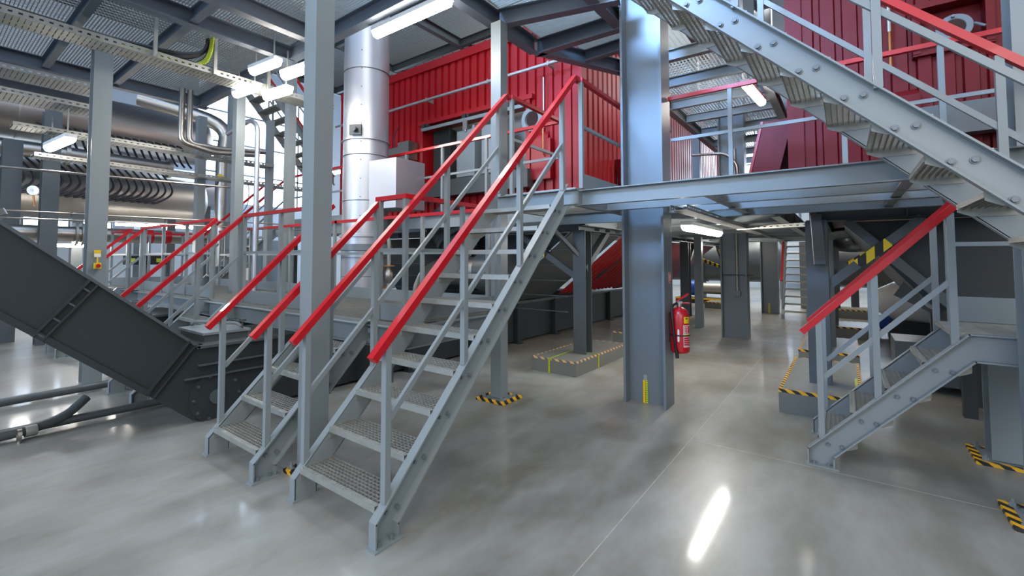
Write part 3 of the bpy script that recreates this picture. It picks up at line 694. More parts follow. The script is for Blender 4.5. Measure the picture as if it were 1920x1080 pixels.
mb.box(X0, X1, YF-.01, YF+.12, 5.40, 5.56); mb.box(X1-.12, X1+.01, YF, 16.66, 5.40, 5.56); mb.box(X0, X1, YF, YF+.12, 2.33, 2.47); mb.box(X1-.12, X1, YF, 16.6, 2.33, 2.47)
L(mb, 'corner_frame', 'crate', c1)
mb = MB(); mb.box(X0+.02, X1-.02, YF+.1, 16.64, 5.5, 5.6); 
for i in range(24):
    x = X0+.2+i*.26; mb.cyl((x, YF+.02, 5.56), (x, YF+.02, 5.585), .016, 8)
L(mb, 'roof', 'crated', c1)
mb = MB(); mb.box(X0+.05, X1-.1, YF+.55, 16.6, 2.3, 2.34); mb.box(X0+.02, X1-.1, 16.55, 16.6, 2.34, 5.5); mb.box(X0, X0+.03, YF+.14, 16.6, 2.34, 5.5); L(mb, 'floor_and_back', 'crated', c1)
mb = MB(); mb.box(-6.66, -6.58, YF-.03, YF+.5, 2.95, 4.3); mb.box(-4.14, -4.06, YF-.03, YF+.5, 2.95, 4.3); mb.box(-6.7, -4.0, YF-.05, YF+.5, 4.28, 4.36); mb.box(-6.66, -4.06, YF-.02, YF+.5, 2.88, 2.95)
L(mb, 'opening_frame', 'crate', c1)
mb = MB(); mb.box(-6.6, -4.1, YF+.46, YF+.5, 2.95, 4.3); L(mb, 'recess_back', 'galv', c1)
mb = MB(); mb.box(-6.5, -6.1, YF+.2, YF+.44, 2.95, 4.2); mb.box(-6.05, -6.0, YF+.15, YF+.2, 2.95, 4.2); L(mb, 'door_leaf', 'dark', c1)
for a, c, y in ((-5.62, -5.15, YF-.02), (-5.02, -4.5, YF-.04)):
    mb = MB(); mb.box(a, c, y-.06, y+.2, 3.12, 3.98); d_ = L(mb, 'door_box', 'steel', c1)
    k = MB(); k.box(c-.06-c1.location.x, c-c1.location.x, y-.12-6.5, y-.06-6.5, .78, 1.72); k.build('door_bar', 'steel', d_)
mb = MB(); mb.bar((-6.55, YF-.09, 4.17), (-4.15, YF-.09, 4.17), .03, .06)
L(mb, 'slide_rail', 'steel', c1)
for x in (-6.5, -5.45, -4.45):
    mb = MB(); mb.box(x-.04, x+.04, YF-.1, YF, 4.2, 4.28); mb.cyl((x+.1, YF-.1, 4.24), (x+.1, YF+.0, 4.24), .03, 10); L(mb, 'rail_bracket', 'dark', c1)
for x in (-5.4, -4.75):
    mb = MB(); mb.box(x-.05, x+.05, YF-.12, YF-.08, 3.98, 4.16); mb.tube([(x, YF-.1, 4.1), (x, YF-.1, 3.95)], .02, 8); L(mb, 'hanger', 'inox', c1)
mb = MB(); mb.lathe((-4.0, YF-.02, 3.92), (0, -1, 0), [(0, .2), (.05, .2), (.05, .13), (.0, .12)]); L(mb, 'porthole_ring', 'steel', c1)
mb = MB(); mb.lathe((-4.0, YF-.02, 3.92), (0, -1, 0), [(0, .0), (.01, .125), (.012, 0)]); L(mb, 'porthole_glass', 'glass', c1)
for x in (-3.85,):
    mb = MB(); mb.box(x-.16, x+.2, YF-.07, YF+.02, 2.9, 3.55); mb.poly([(x-.12, YF-.07, 3.55), (x+.16, YF-.07, 3.55), (x+.12, YF+.02, 3.68), (x-.08, YF+.02, 3.68)], .01, (0, 0, 1)); L(mb, 'front_casing', 'crate', c1)
# conduit pipe across the container front, with clamps
t = thing('conduit_pipe', 'pale conduit running along the front of the left container', 'pipe', (-8, 6.3, 4.7)); q = t.location
MB().tube([(-1.3, 0, 0), (5.0, 0, 0)], .028, 10).build('pipe', 'alu', t)
for x in (.2, 1.7, 3.2, 4.4):
    MB().box(x-.015, x+.015, -.03, .17, -.035, .035).build('clamp', 'galv', t)
t = thing('drain_tray', 'grey painted steel skirt beam under the front of the left container', 'skirt beam', (-5.9, 6.3, 2.78))
MB().box(-1.9, 1.9, 0, .18, 0, .3).build('beam_face', 'frame', t)
t = thing('actuator_box', 'stainless actuator box with wires left of the container recess', 'control box', (-6.9, 6.3, 3.75))
MB().box(-.12, .2, -.1, .15, -.16, .2).build('housing', 'inox', t)
MB().box(-.42, -.13, -.08, .06, -.06, .12).build('junction_box', 'inox', t)
MB().tube([(-.4, 0, .05), (-1.2, .05, .12)], .03, 8).build('shaft', 'inox', t)
MB().tube([(-.3, -.02, .1), (-.34, -.02, .4), (-.3, .1, .62)], .012, 6, .1).build('wire', 'black', t)
MB().tube([(-.28, -.06, -.05), (-.24, -.08, -.2), (-.1, -.05, -.16)], .008, 6, .05).build('wire', 'orange', t)
t = thing('gas_line', 'vertical thin pipe with valve on the left container, right of the porthole', 'pipe', (-3.75, 6.4, 3.3))
MB().tube([(0, 0, .42), (0, 0, 1.25)], .014, 8).build('upper_pipe', 'galv', t); MB().tube([(0, -.02, .42), (0, -.02, .0), (.0, .05, -.05)], .012, 8, .05).build('copper_pipe', 'brass', t)
MB().lathe((0, 0, .5), (0, 0, 1), [(0, .02), (.03, .04), (.09, .04), (.12, .02)], 12).build('valve', 'inox', t)
# side of container: small hood and sloping chute
t = thing('side_lamp', 'blue steel floodlight on an arm at the side of the left container', 'floodlight', (-3.0, 9.3, 3.95))
MB().poly([(0, -.25, .0), (.35, -.2, .2), (.35, .2, .2), (0, .25, 0)], .08, (0, 0, 1)).build('hood', 'column', t)
MB().bar((0, 0, -.5), (.1, 0, .02), .05, .05).build('arm', 'column', t)
MB().tube([(.0, -.4, .6), (0, -.4, .1), (.1, 0, -.05)], .012, 8, .08).build('copper_pipe', 'brass', t)
def chute(label, x, sx, mat, y=7.6):
    t = thing('chute_cheek', label, 'chute', (x, y, 2.33)); 
    MB().poly([(0, 0, 0), (sx*.32, 0, 0), (sx*.08, 0, 1.05), (-sx*.25, 0, 1.05)], 1.3, (0, 1, 0)).build('cheek', mat, t)
    MB().bar((sx*.32, -.005, 0), (sx*.08, -.005, 1.05), .03, .03, (0, 1, 0)).build('edge_trim', 'crate', t)
    return t
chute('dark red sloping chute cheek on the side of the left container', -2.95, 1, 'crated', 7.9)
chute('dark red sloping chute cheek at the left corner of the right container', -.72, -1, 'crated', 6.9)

c2 = thing('red_container', 'right red corrugated container with a round porthole window, behind the overhead stair', 'container', (2.5, 6.5, 2.3))
A0, A1 = -.5, 7.0
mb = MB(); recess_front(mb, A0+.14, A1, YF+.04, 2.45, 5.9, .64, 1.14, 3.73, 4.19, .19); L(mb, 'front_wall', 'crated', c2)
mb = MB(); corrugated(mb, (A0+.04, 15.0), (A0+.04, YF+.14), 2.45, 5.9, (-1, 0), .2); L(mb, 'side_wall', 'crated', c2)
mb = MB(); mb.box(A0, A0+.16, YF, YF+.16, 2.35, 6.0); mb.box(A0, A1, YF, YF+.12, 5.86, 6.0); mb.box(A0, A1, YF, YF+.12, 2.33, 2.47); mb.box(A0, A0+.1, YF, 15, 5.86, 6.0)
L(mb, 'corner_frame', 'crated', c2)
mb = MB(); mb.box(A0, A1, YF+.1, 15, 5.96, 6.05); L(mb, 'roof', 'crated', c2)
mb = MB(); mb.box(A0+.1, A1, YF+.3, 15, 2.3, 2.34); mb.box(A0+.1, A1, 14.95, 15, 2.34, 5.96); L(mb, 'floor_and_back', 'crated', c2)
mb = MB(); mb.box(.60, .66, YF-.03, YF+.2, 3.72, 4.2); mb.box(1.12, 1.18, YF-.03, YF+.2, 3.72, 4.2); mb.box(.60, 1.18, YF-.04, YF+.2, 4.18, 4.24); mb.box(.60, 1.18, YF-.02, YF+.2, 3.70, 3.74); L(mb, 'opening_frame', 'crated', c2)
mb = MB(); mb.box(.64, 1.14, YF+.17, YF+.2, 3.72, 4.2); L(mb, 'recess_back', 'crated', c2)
PX = .915
mb = MB(); mb.lathe((PX, YF+.04, 3.94), (0, -1, 0), [(-.12, .12), (-.02, .135), (0, .135), (.0, .088), (-.01, .08)]); L(mb, 'porthole_ring', 'column', c2)
mb = MB(); mb.lathe((PX, YF+.05, 3.94), (0, -1, 0), [(0, 0), (.004, .086), (.006, 0)]); L(mb, 'porthole_glass', 'glass', c2)
mb = MB(); mb.cyl((PX+.14, YF+.03, 3.94), (PX+.2, YF-.03, 3.87), .012, 8); L(mb, 'latch', 'column', c2)
mb = MB(); mb.cyl((PX-.01, YF+.04, 4.05), (PX-.01, YF, 4.05), .014, 10); L(mb, 'bolt_head', 'column', c2)
for x in (.52, 1.3):
    mb = MB(); mb.box(x-.12, x+.12, YF-.05, YF+.04, 2.6, 3.3); mb.poly([(x-.12, YF-.05, 3.3), (x+.12, YF-.05, 3.3), (x+.1, YF+.03, 3.37), (x-.1, YF+.03, 3.37)], .008, (0, 0, 1)); L(mb, 'front_casing', 'crated', c2)
t = thing('drain_tray', 'grey steel skirt beam under the front of the right container', 'skirt beam', (2.5, 6.3, 2.82))
MB().box(-1.9, 3.5, 0, .18, 0, .3).build('beam_face', 'frame', t)
t = thing('gas_line', 'vertical thin pipe with clamps on the right container, left of its porthole', 'pipe', (.42, 6.42, 3.5))
MB().tube([(0, 0, .5), (0, 0, 1.4)], .018, 8).build('upper_pipe', 'inox', t); MB().tube([(0, 0, .5), (0, 0, .1), (.08, 0, .04)], .012, 8, .05).build('copper_pipe', 'brass', t)
t = thing('hanging_sign', 'orange-red plate on the left edge of the right container', 'sign', (-.58, 6.45, 3.9)); MB().box(-.1, .02, -.02, .05, -.12, .14).build('plate', 'red', t)

# ---------------------------------------------------------------- frames carrying the containers
def container_frame(label, xs, xf, sgn, ys, deep=.23):
    f = thing('support_frame', label, 'support frame', (xf, 6.45, 0))
    q = f.location
    def ib(a, c, h, b_, nm='beam'): return pbeam(f, a, c, h, b_, mat='frame', nm=nm)
    ib((xf, 6.33, 2.145), (xf, 17.6, 2.145), .23, .18)
    pbeam(f, (xs, 6.45, 2.03+deep/2), (xf, 6.45, 2.03+deep/2), deep, .18, mat='dark' if deep > .25 else 'frame')
    mb = MB(); y = 6.9
    while y < 17.4: mb.box(-.085, .085, y-6.45-.005, y-6.45+.005, 2.045, 2.245); y += .42
    x = xs
    for i in range(1, 9):
        x = xf+(xs-xf)*i/9-q.x; mb.box(x-.005, x+.005, -.085, .085, 2.045, 2.245)
    mb.build('stiffeners', 'frame', f)['kind'] = 'stuff'
    for y in ys:
        mb = MB(); mb.box(-.1, .1, y-6.45-.11, y-6.45-.095, .2, 2.03); mb.box(-.1, .1, y-6.45+.095, y-6.45+.11, .2, 2.03); mb.box(-.006, .006, y-6.45-.1, y-6.45+.1, .2, 2.03); mb.box(-.1, -.088, y-6.45-.1, y-6.45+.1, .2, 2.03)
        mb.build('column_shaft', 'frame', f)
    return f
f1 = container_frame('dark frame of beams and columns carrying the left container, on grey plinths', -9.2, -3.12, -1, (6.45, 12.2, 17.2))
f2 = container_frame('dark frame of beams and columns carrying the right container, behind the low right stair', 6.5, -.25, 1, (6.45, 9.3, 12.4, 16.6), deep=.31)
def brace(f, p0, p1, tape=None, w=.1, h=.09, nm='brace', tm='hazardx'):
    q = f.location; a, c = V3(p0)-q, V3(p1)-q; b_ = MB().bar(a, c, w, h).build(nm, 'frame', f)
    if tape:
        s0, s1 = tape; MB().bar(a.lerp(c, s0), a.lerp(c, s1), w+.006, h+.006).build('hazard_tape', tm, b_)
brace(f1, (-3.12, 6.45, 1.28), (-4.3, 6.45, 2.05), (.5, .72)); brace(f1, (-3.12, 6.5, 1.45), (-3.12, 7.35, 2.04), None)
brace(f1, (-3.12, 6.4, 1.62), (-3.42, 6.0, 2.1), None, .08, .05)
brace(f1, (-3.12, 12.2, 1.35), (-3.12, 13.1, 2.04)); brace(f1, (-3.12, 17.1, 1.3), (-3.12, 15.9, 2.04), (.1, .9)); brace(f1, (-3.12, 17.1, 1.3), (-4.9, 17.1, 2.04), (.1, .9))
brace(f2, (-.16, 6.45, 1.32), (.62, 6.45, 2.03), (.33, .66)); brace(f2, (.02, 6.62, 2.03), (.95, 6.62, 1.0), None)
brace(f2, (-.25, 9.3, 1.3), (.7, 9.3, 2.03), (.3, .7)); brace(f2, (-.25, 6.32, 2.1), (-.22, 6.2, 1.55), None, .1, .03)

def plinth(label, x0, x1, y0, y1, h=.22, straps=(), tape='hazard', e=.03):
    t = thing('concrete_plinth', label, 'plinth', ((x0+x1)/2, (y0+y1)/2, 0), 0, 'grey painted plinths'); a, c = (x1-x0)/2, (y1-y0)/2
    MB().box(-a, a, -c, c, 0, h).build('block', 'concrete', t)
    mb = MB(); k = .002
    for q in ((-a-k, a+k, -c-k, -c+e), (-a-k, a+k, c-e, c+k), (-a-k, -a+e, -c+e, c-e), (a-e, a+k, -c+e, c-e)): mb.box(*q, h, h+k)
    for q in ((-a-k, a+k, -c-k, -c), (-a-k, a+k, c, c+k), (-a-k, -a, -c, c), (a, a+k, -c, c)): mb.box(*q, h-e, h+k)
    mb.build('edge_tape', tape, t)
    for s_, v in straps:
        mb = MB()
        if s_ == 'y': mb.box(v-.012, v+.012, -c-.008, .0, h, h+.006); mb.box(v-.014, v+.014, -c-.012, -c, 0, h+.004)
        else: mb.box(0, a+.008, v-.012, v+.012, h, h+.006); mb.box(a, a+.012, v-.014, v+.014, 0, h+.004)
        mb.build('earth_cable', 'ygreen', t)
    return t
plinth('grey plinth with taped edges and two earth cables, nearest left of the extinguisher column', -3.6, -2.9, 5.78, 7.6, .2, (('y', -.06), ('x', -.2)), 'peeltape', .022)
plinth('small grey plinth just behind the extinguisher column on the left', -3.6, -2.9, 8.75, 9.6, .2, (), 'peeltape', .022)
plinth('grey plinth with pale tape seen just right of the extinguisher', -3.6, -2.96, 11.6, 12.75, .2, (('x', .3),), 'peeltape', .022)
plinth('far grey plinth left of the second broad column', -3.7, -2.7, 16.7, 17.7, .2, (('y', .1),))
plinth('large grey plinth with bold tape under the dark column by the low right stair', -.59, .1, 5.84, 7.9, .24, (('y', .3),))
plinth('second grey plinth in the row behind the low right stair', -.6, .12, 8.6, 10.3, .24)
plinth('third grey plinth in the row behind the low right stair', -.3, .5, 12.0, 13.2, .24)
plinth('last grey plinth of the row behind the low right stair', -.3, .6, 16.2, 17.2, .24)

# ---------------------------------------------------------------- hopper under the left container, casing box and conveyor
h = thing('left_hopper', 'dark sloping hopper with a red corrugated panel under the left container', 'hopper', (-5.5, 9, 0)); 
mb = MB(); mb.poly([(-4.95, 6.75, .82), (-4.95, 8.7, .82), (-3.45, 8.7, 2.03), (-3.45, 6.75, 2.03)], .02, (-.6, 0, .7)); L(mb, 'sloping_plate', 'frame', h)
mb = MB(); sheet(mb, (-4.8, 8.75, .86), (-4.8, 11.9, .86), (-3.4, 11.9, 2.03), (-3.4, 8.75, 2.03), 14); L(mb, 'red_panel', 'crate', h)
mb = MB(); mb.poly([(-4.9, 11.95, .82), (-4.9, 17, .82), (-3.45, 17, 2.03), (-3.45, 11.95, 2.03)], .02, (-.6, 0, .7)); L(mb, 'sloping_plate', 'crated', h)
mb = MB(); mb.poly([(-3.5, 6.72, 2.03), (-8.6, 6.72, 2.03), (-7, 6.72, .3), (-5.0, 6.72, .82)], .02, (0, 1, 0)); 
L(mb, 'end_plate', 'dark', h)
for y in (7.3, 8.3): 
    mb = MB(); mb.bar((-4.93, y, .88), (-3.5, y, 2.06), .1, .05); L(mb, 'rib', 'frame', h)
mb = MB(); mb.bar((-4.45, 9.9, 1.18), (-3.75, 10.1, 1.78), .22, .05); L(mb, 'hatch_frame', 'dark', h)
mb = MB(); mb.lathe((-3.6, 10.9, 1.83), (.5, 0, -.6), [(0, .2), (.05, .22), (.08, .2), (.08, .1), (.04, .06)], 20); L(mb, 'round_flange', 'frame', h)
mb = MB()
for i in range(5): mb.box(-9.0, -3.5, 6.70, 6.72, .75+i*.25, .765+i*.25)
L(mb, 'seam_beads', 'frame', h)

bx = thing('conveyor_trough', 'long low dark grey conveyor trough on short legs running under the left container', 'conveyor', (-5.5, 8, 0))
mb = MB(); mb.box(-6.1, -5.0, 2.62, 17.5, .03, .74); L(mb, 'trough_wall', 'dark', bx)
mb = MB(); mb.box(-6.16, -4.94, 4.3, 17.5, .74, .79); L(mb, 'top_flange', 'frame', bx)
for y in (3.2, 4.6, 6.0, 7.4, 8.85, 10.3, 11.8, 13.3, 15):
    mb = MB(); mb.box(-4.99, -4.9, y-.04, y+.04, .0, .76); mb.box(-4.99, -4.84, y-.06, y+.06, 0, .012); L(mb, 'leg', 'dark', bx)
for y, l in ((6.9, .6), (8.0, .5), (9.3, .7)):
    mb = MB(); mb.box(-5.6, -5.05, y, y+l, .79, .9); L(mb, 'lid_box', 'frame', bx)
d = thing('sloping_casing', 'big dark grey conveyor casing sloping up towards the left edge, with a bolted round cover', 'conveyor casing', (-5.5, 1.8, 0))
XF = -5.0; XB = -5.95
def side(mb, pts, x=XF, th=.02):
    mb.poly([(x, a, c) for a, c in pts], th, (-1, 0, 0)); return mb
out = [(2.62, .03), (2.62, .72), (1.86, .72), (-.9, 2.99), (-1.3, 2.63), (1.45, .36), (1.83, .0+.03)]
mb = MB(); mb.poly([(XF, a, c) for a, c in out], -(XF-XB), (1, 0, 0)); L(mb, 'casing_body', 'dark', d)
mb = MB()   # top plates with overhanging lips
mb.box(XB-.04, XF+.04, 1.84, 2.7, .72, .745)
mb.poly([(XF+.04, 1.86, .72), (XF+.04, -.93, 2.99), (XB-.04, -.93, 2.99), (XB-.04, 1.86, .72)], .025, (0, .63, .78)); L(mb, 'top_plate', 'frame', d)
mb = MB(); mb.bar((XF+.02, 1.46, .37), (XF+.02, -1.3, 2.645), .05, .03, (1, 0, 0)); L(mb, 'lower_lip', 'dark', d)
for y, z in ((1.80, .785), (1.03, 1.40)):       # flange joints across the slope
    for k in (-.035, .035):
        a = V3((XF+.02, y, z))+V3((0, -.78, .62))*k
        mb = MB(); mb.bar(a, a+V3((0, -.34, -.43)), .014 if k < 0 else .02, .05, (1, 0, 0)); L(mb, 'flange_bar', 'dark', d)
    if y > 1.5: continue
    mb = MB()
    for i in range(4):
        a = V3((XF+.03, y, z))+V3((0, -.05-.09*i, -.06-.115*i)); mb.cyl(a+V3((0, .035, -.028)), a+V3((0, -.035, .028)), .008, 8)
    L(mb, 'flange_bolts', 'frame', d)['kind'] = 'stuff'
mb = MB()
for q in ((1.86, .555), (1.74, .44)):
    mb.bar((XF+.02, q[0], q[1]), (XF+.02, 2.62, q[1]), .05, .012)
L(mb, 'stiffening_ribs', 'frame', d)
mb = MB(); mb.lathe((XF, 2.04, .22), (1, 0, 0), [(0, .25), (.012, .25), (.014, .0)], 40); cv = L(mb, 'round_cover', 'dark', d)
mb = MB(); mb.lathe((XF+.014, 2.04, .22), (1, 0, 0), [(0, .07), (.03, .07), (.032, 0)], 20); L(mb, 'cover_hub', 'frame', d)
mb = MB()
for i in range(10):
    a = 2*PI*i/10; p = (XF+.012, 2.04+.215*math.cos(a), .22+.215*math.sin(a)); mb.cyl(p, (p[0]+.018, p[1], p[2]), .014, 6)
b2 = L(mb, 'cover_bolts', 'frame', d); b2['kind'] = 'stuff'
hx = thing('inspection_hatch', 'small bolted inspection hatch with a lever on top of the conveyor casing', 'hatch', (-5.45, 2.2, .745))
MB().box(-.36, .28, -.22, .22, 0, .07).build('collar', 'frame', hx); MB().box(-.38, .30, -.24, .24, .07, .095).build('lid', 'steel', hx)
MB().tube([(-.34, -.12, .12), (-.3, -.1, .15), (.2, .14, .15), (.26, .16, .12)], .018, 8, .05).build('lever', 'steel', hx)
mb = MB(); mb.cyl((.24, .18, -.0), (.24, .18, .2), .009, 8); mb.cyl((.24, .18, .17), (.24, .18, .2), .035, 12); mb.build('screw_knob', 'frame', hx)
mb = MB()
for a in (-.5, -.2, .1, .4): mb.box(a-.03, a+.03, -.31, -.29, .0, .01)
mb.build('clips', 'black', hx)
# bolted plate with slots at the joint top
t = thing('joint_bracket', 'perforated galvanised bracket lying across the joint of the sloping casing', 'bracket', (-5.6, .42, 1.92))
MB().box(-.35, .4, -.1, .1, .0, .012).build('plate', 'galv', t); MB().bar((.42, -.14, -.06), (.5, .08, .05), .04, .05).build('end_angle', 'frame', t)
t = thing('toothed_rack', 'dark perforated angle hanging below the sloping casing at the left', 'bracket', (-5.4, .3, 1.2))
MB().bar((.3, -.2, .08), (.3, .12, -.18), .05, .07, (1, 0, 0)).build('angle', 'black', t)

c = thing('conveyor_trough', 'second dark grey conveyor trough under the low walkway at the left', 'conveyor', (-8.8, 3, 0))
MB().box(-.6, .6, -.7, 5, .03, .72).build('trough_wall', 'dark', c); MB().box(-.64, .64, -.74, 5, .72, .75).build('top_flange', 'frame', c)
mb = MB()
for i in range(6):
    for s_ in (-.55, .55): mb.cyl((s_, -.6+i*.3, .75), (s_, -.6+i*.3, .77), .016, 8)
mb.build('bolts', 'frame', c)['kind'] = 'stuff'

# floor pipes at the left
t = thing('floor_pipe', 'grey plastic pipe along the floor ending in an upturned elbow, near left', 'floor pipe', (-5.7, 0, .07), group='floor pipes')
MB().tube([(.12, -1.5, 0), (-.04, .75, 0), (-.12, 1.03, .03), (-.2, 1.2, .16)], .042, 14, .12).build('pipe', 'frame', t)
MB().lathe((-.005, .78, 0), (-.12, 1, .0), [(-.04, .046), (-.03, .048), (.03, .048), (.04, .046)], 16).build('clamp', 'galv', t)
t = thing('floor_pipe', 'straight grey plastic pipe along the floor running under the conveyor casing', 'floor pipe', (-5.82, 0, .06), group='floor pipes')
MB().tube([(0, -1.5, 0), (-.02, .9, 0), (-.02, 2.4, 0)], .038, 14).build('pipe', 'frame', t)
t = thing('floor_pipe', 'far grey plastic pipe on the floor at the left, second row', 'floor pipe', (-7.0, 0, .06), group='floor pipes')
MB().tube([(.05, -1.5, 0), (-.2, 2.2, 0)], .045, 14).build('pipe', 'frame', t)
t = thing('pipe_clamp', 'shiny steel pipe clamp holding the near floor pipe down', 'clamp', (-5.63, .7, 0))
MB().cyl((0, 0, 0), (0, 0, .03), .012, 8).build('foot', 'galv', t)
MB().lathe((-.01, 0, .07), (0, 1, 0), [(-.015, .043), (-.014, .052), (.014, .052), (.015, .043)], 20).build('ring', 'inox', t)

# ---------------------------------------------------------------- silver flue
fl = thing('silver_flue', 'tall silver clad flue between the near square column and the left container', 'flue', (-6.30, 4.86, 0))
rr = .385
MB().lathe((0, 0, 0), (0, 0, 1), [(.0, rr), (1.12, rr), (1.95, rr), (1.96, rr+.03), (2.0, rr+.03), (2.01, rr-.01), (9.6, rr-.01)], 56).build('cladding', 'alu', fl)
for z in (1.32, 1.62, 2.55, 3.30, 3.55, 4.72):
    mb = MB(); mb.lathe((0, 0, z), (0, 0, 1), [(-.006, rr-.008), (-.004, rr+(.02 if z == 3.55 else .002)), (.004, rr+(.02 if z == 3.55 else .002)), (.006, rr-.008)], 56); mb.build('seam_band', 'frame' if z != 3.55 else 'alu', fl)
mb = MB()
for i in range(10):
    a = R(-50); mb.cyl((math.cos(a)*(rr-.01), math.sin(a)*(rr-.01), 2.3+i*.3), (math.cos(a)*(rr+.004), math.sin(a)*(rr+.004), 2.3+i*.3), .008, 6)
mb.build('rivets', 'dark', fl)['kind'] = 'stuff'
mb = MB(); mb.poly([(.2, -.2, 2.4), (.9, -.12, 2.4), (.9, .5, 2.4), (.2, .3, 2.4)], .78, (0, 0, 1)); mb.build('side_duct', 'alu', fl)
q = V3((math.cos(R(-62))*rr, math.sin(R(-62))*rr, 3.68)); dd = V3((math.cos(R(-62)), math.sin(R(-62)), 0)); tt = V3((-dd.y, dd.x, 0))
mb = MB(); mb.bar(q-tt*.1+dd*.02, q+tt*.1+dd*.02, .04, .17); mb.cyl(q, q+dd*.1, .04, 12); mb.build('port_bracket', 'dark', fl)
mb = MB(); mb.lathe((0, 0, 1.86), (0, 0, 1), [(-.12, rr), (-.12, rr+.07), (-.02, rr+.07), (-.02, rr)], 40); mb.build('flange_ring', 'column', fl)

# things behind the low walkway, right of the flue
t = thing('valve_pipe', 'thin vertical pipe with brass valves right of the silver flue', 'pipe', (-5.85, 5.0, 0))
MB().tube([(-1.0, 0, 1.95), (0, 0, 1.95), (0, 0, 0)], .035, 12, .08).build('pipe', 'rustgalv', t)
for z in (1.15, 1.5): MB().lathe((0, 0, z), (0, 0, 1), [(-.02, .035), (-.02, .1), (.0, .1), (0, .035)], 16).build('flange', 'brass', t)
MB().lathe((0, 0, 1.33), (0, 0, 1), [(-.12, .04), (-.05, .07), (.05, .07), (.12, .04)], 14).build('valve', 'inox', t)
t = thing('round_duct', 'fat stainless duct elbow in the shadow under the left container', 'duct', (-5.6, 5.9, 1.4))
MB().tube([(.9, .1, .0), (-.25, 0, 0), (-.35, -.1, -1.38)], .24, 24, .5).build('elbow', 'inox', t)
MB().lathe((.9, .1, 0), (1, .1, 0), [(0, .25), (.0, .32), (.5, .32), (.5, .0)], 28).build('drum', 'frame', t)
t = thing('fan_drum', 'ribbed dark drum in the shadow under the left container', 'drum', (-5.5, 6.2, 2.0))
MB().lathe((0, 0, 0), (.6, 0, -.8), [(-.5, .0), (-.5, .32), (.1, .36), (.12, .30), (.4, .30), (.4, 0)], 28).build('shell', 'dark', t)
mb = MB()
for i in range(6): mb.lathe((0, 0, 0), (.6, 0, -.8), [(-.42+i*.08, .34), (-.40+i*.08, .375), (-.38+i*.08, .34)], 28)
mb.build('ribs', 'frame', t)

# ---------------------------------------------------------------- fire extinguisher
fe = thing('fire_extinguisher', 'red fire extinguisher strapped to the side of the broad middle column', 'fire extinguisher', (-1.425, 5.30, .60))
MB().lathe((0, 0, 0), (0, 0, 1), [(0, .05), (.0, .08), (.015, .092), (.03, .095), (.40, .095), (.45, .08), (.475, .05), (.485, .025), (.50, .022)], 36).build('cylinder', 'red', fe)
mb = MB(); mb.cyl((0, 0, .495), (0, 0, .53), .026, 16); mb.box(-.02, .03, -.015, .015, .525, .545); mb.build('valve', 'inox', fe)
mb = MB(); mb.bar((-.03, 0, .545), (.10, -.02, .635), .03, .018); mb.bar((.01, 0, .53), (.11, 0, .535), .026, .012); mb.build('handle', 'red', fe)
hs = MB().tube([(-.02, -.02, .53), (-.06, -.075, .50), (-.045, -.112, .38), (-.03, -.112, .2), (-.015, -.11, .05), (.0, -.108, -.03)], .013, 10, .08).build('hose', 'black', fe)
MB().cyl((-.0, -.108, -.045), (-.01, -.109, .04), .018, 12).build('nozzle', 'black', fe)
MB().lathe((0, 0, .19), (0, 0, 1), [(-.008, .094), (-.008, .099), (.008, .099), (.008, .094)], 36).build('strap', 'black', fe)
MB().box(-.112, -.09, -.03, .03, .1, .42).build('wall_bracket', 'dark', fe)
def wrap(z0, z1, a0, a1, r=.0962, n=8):
    mb = MB(); vs = []
    for i in range(n+1):
        a = R(a0+(a1-a0)*i/n); vs += [(r*math.cos(a), r*math.sin(a), z0), (r*math.cos(a), r*math.sin(a), z1)]
    return mb.quad(vs, [(2*i, 2*i+2, 2*i+3, 2*i+1) for i in range(n)])
wrap(.32, .39, -50, -5).build('yellow_label', 'yellow', fe)
lb = wrap(.07, .30, -54, -2).build('white_label', 'white', fe)
mb = wrap(.215, .292, -51, -5, .0968); mb2 = wrap(.08, .175, -51, -5, .0968); k = len(mb.v); mb.v += mb2.v; mb.f += [[k+i for i in f] for f in mb2.f]; mb.sm += mb2.sm
mb.build('red_field', 'labelred', lb)
mb = wrap(.182, .208, -51, -5, .0970); mb.build('yellow_band', 'yellow', lb)
mb = MB()
for r_ in range(3):
    for c_ in range(2):
        w_ = wrap(.222+r_*.023, .238+r_*.023, -48+c_*16, -40+c_*16, .0974, 2); k = len(mb.v); mb.v += w_.v; mb.f += [[k+i for i in f] for f in w_.f]; mb.sm += w_.sm
for r_ in range(4):
    w_ = wrap(.09+r_*.02, .094+r_*.02, -48, -14, .0974, 4); k = len(mb.v); mb.v += w_.v; mb.f += [[k+i for i in f] for f in w_.f]; mb.sm += w_.sm
mb.build('pictograms', 'white', lb)
mb = MB(); c0 = R(-84)
vs = []
for u, v in ((0, .07), (.055, 0), (0, -.07), (-.055, 0)):
    a = c0+u/.0965; vs.append((.0972*math.cos(a), .0972*math.sin(a), .19+v))
mb.quad(vs, [(0, 1, 2), (0, 2, 3)]).build('white_diamond', 'white', fe)
MB().lathe((0, 0, .36), (0, 0, 1), [(-.001, .0965), (.0, .0966)], 4) 
wrap(.365, .378, -38, -24, .0972, 3).build('emblem', 'black', fe)

sg = thing('extinguisher_sign', 'small red and white extinguisher sign on the side of the broad middle column', 'sign', (-1.528, 5.32, 1.4))
MB().box(0, .003, -.035, .035, -.06, .06).build('sign_plate', 'white', sg); MB().box(.003, .0045, -.031, .031, -.056, .056).build('red_field', 'labelred', sg)
mb = MB(); mb.box(.0045, .0055, -.012, .012, -.035, .03); mb.box(.0045, .0055, -.006, .006, .03, .04); mb.build('pictogram', 'white', sg)

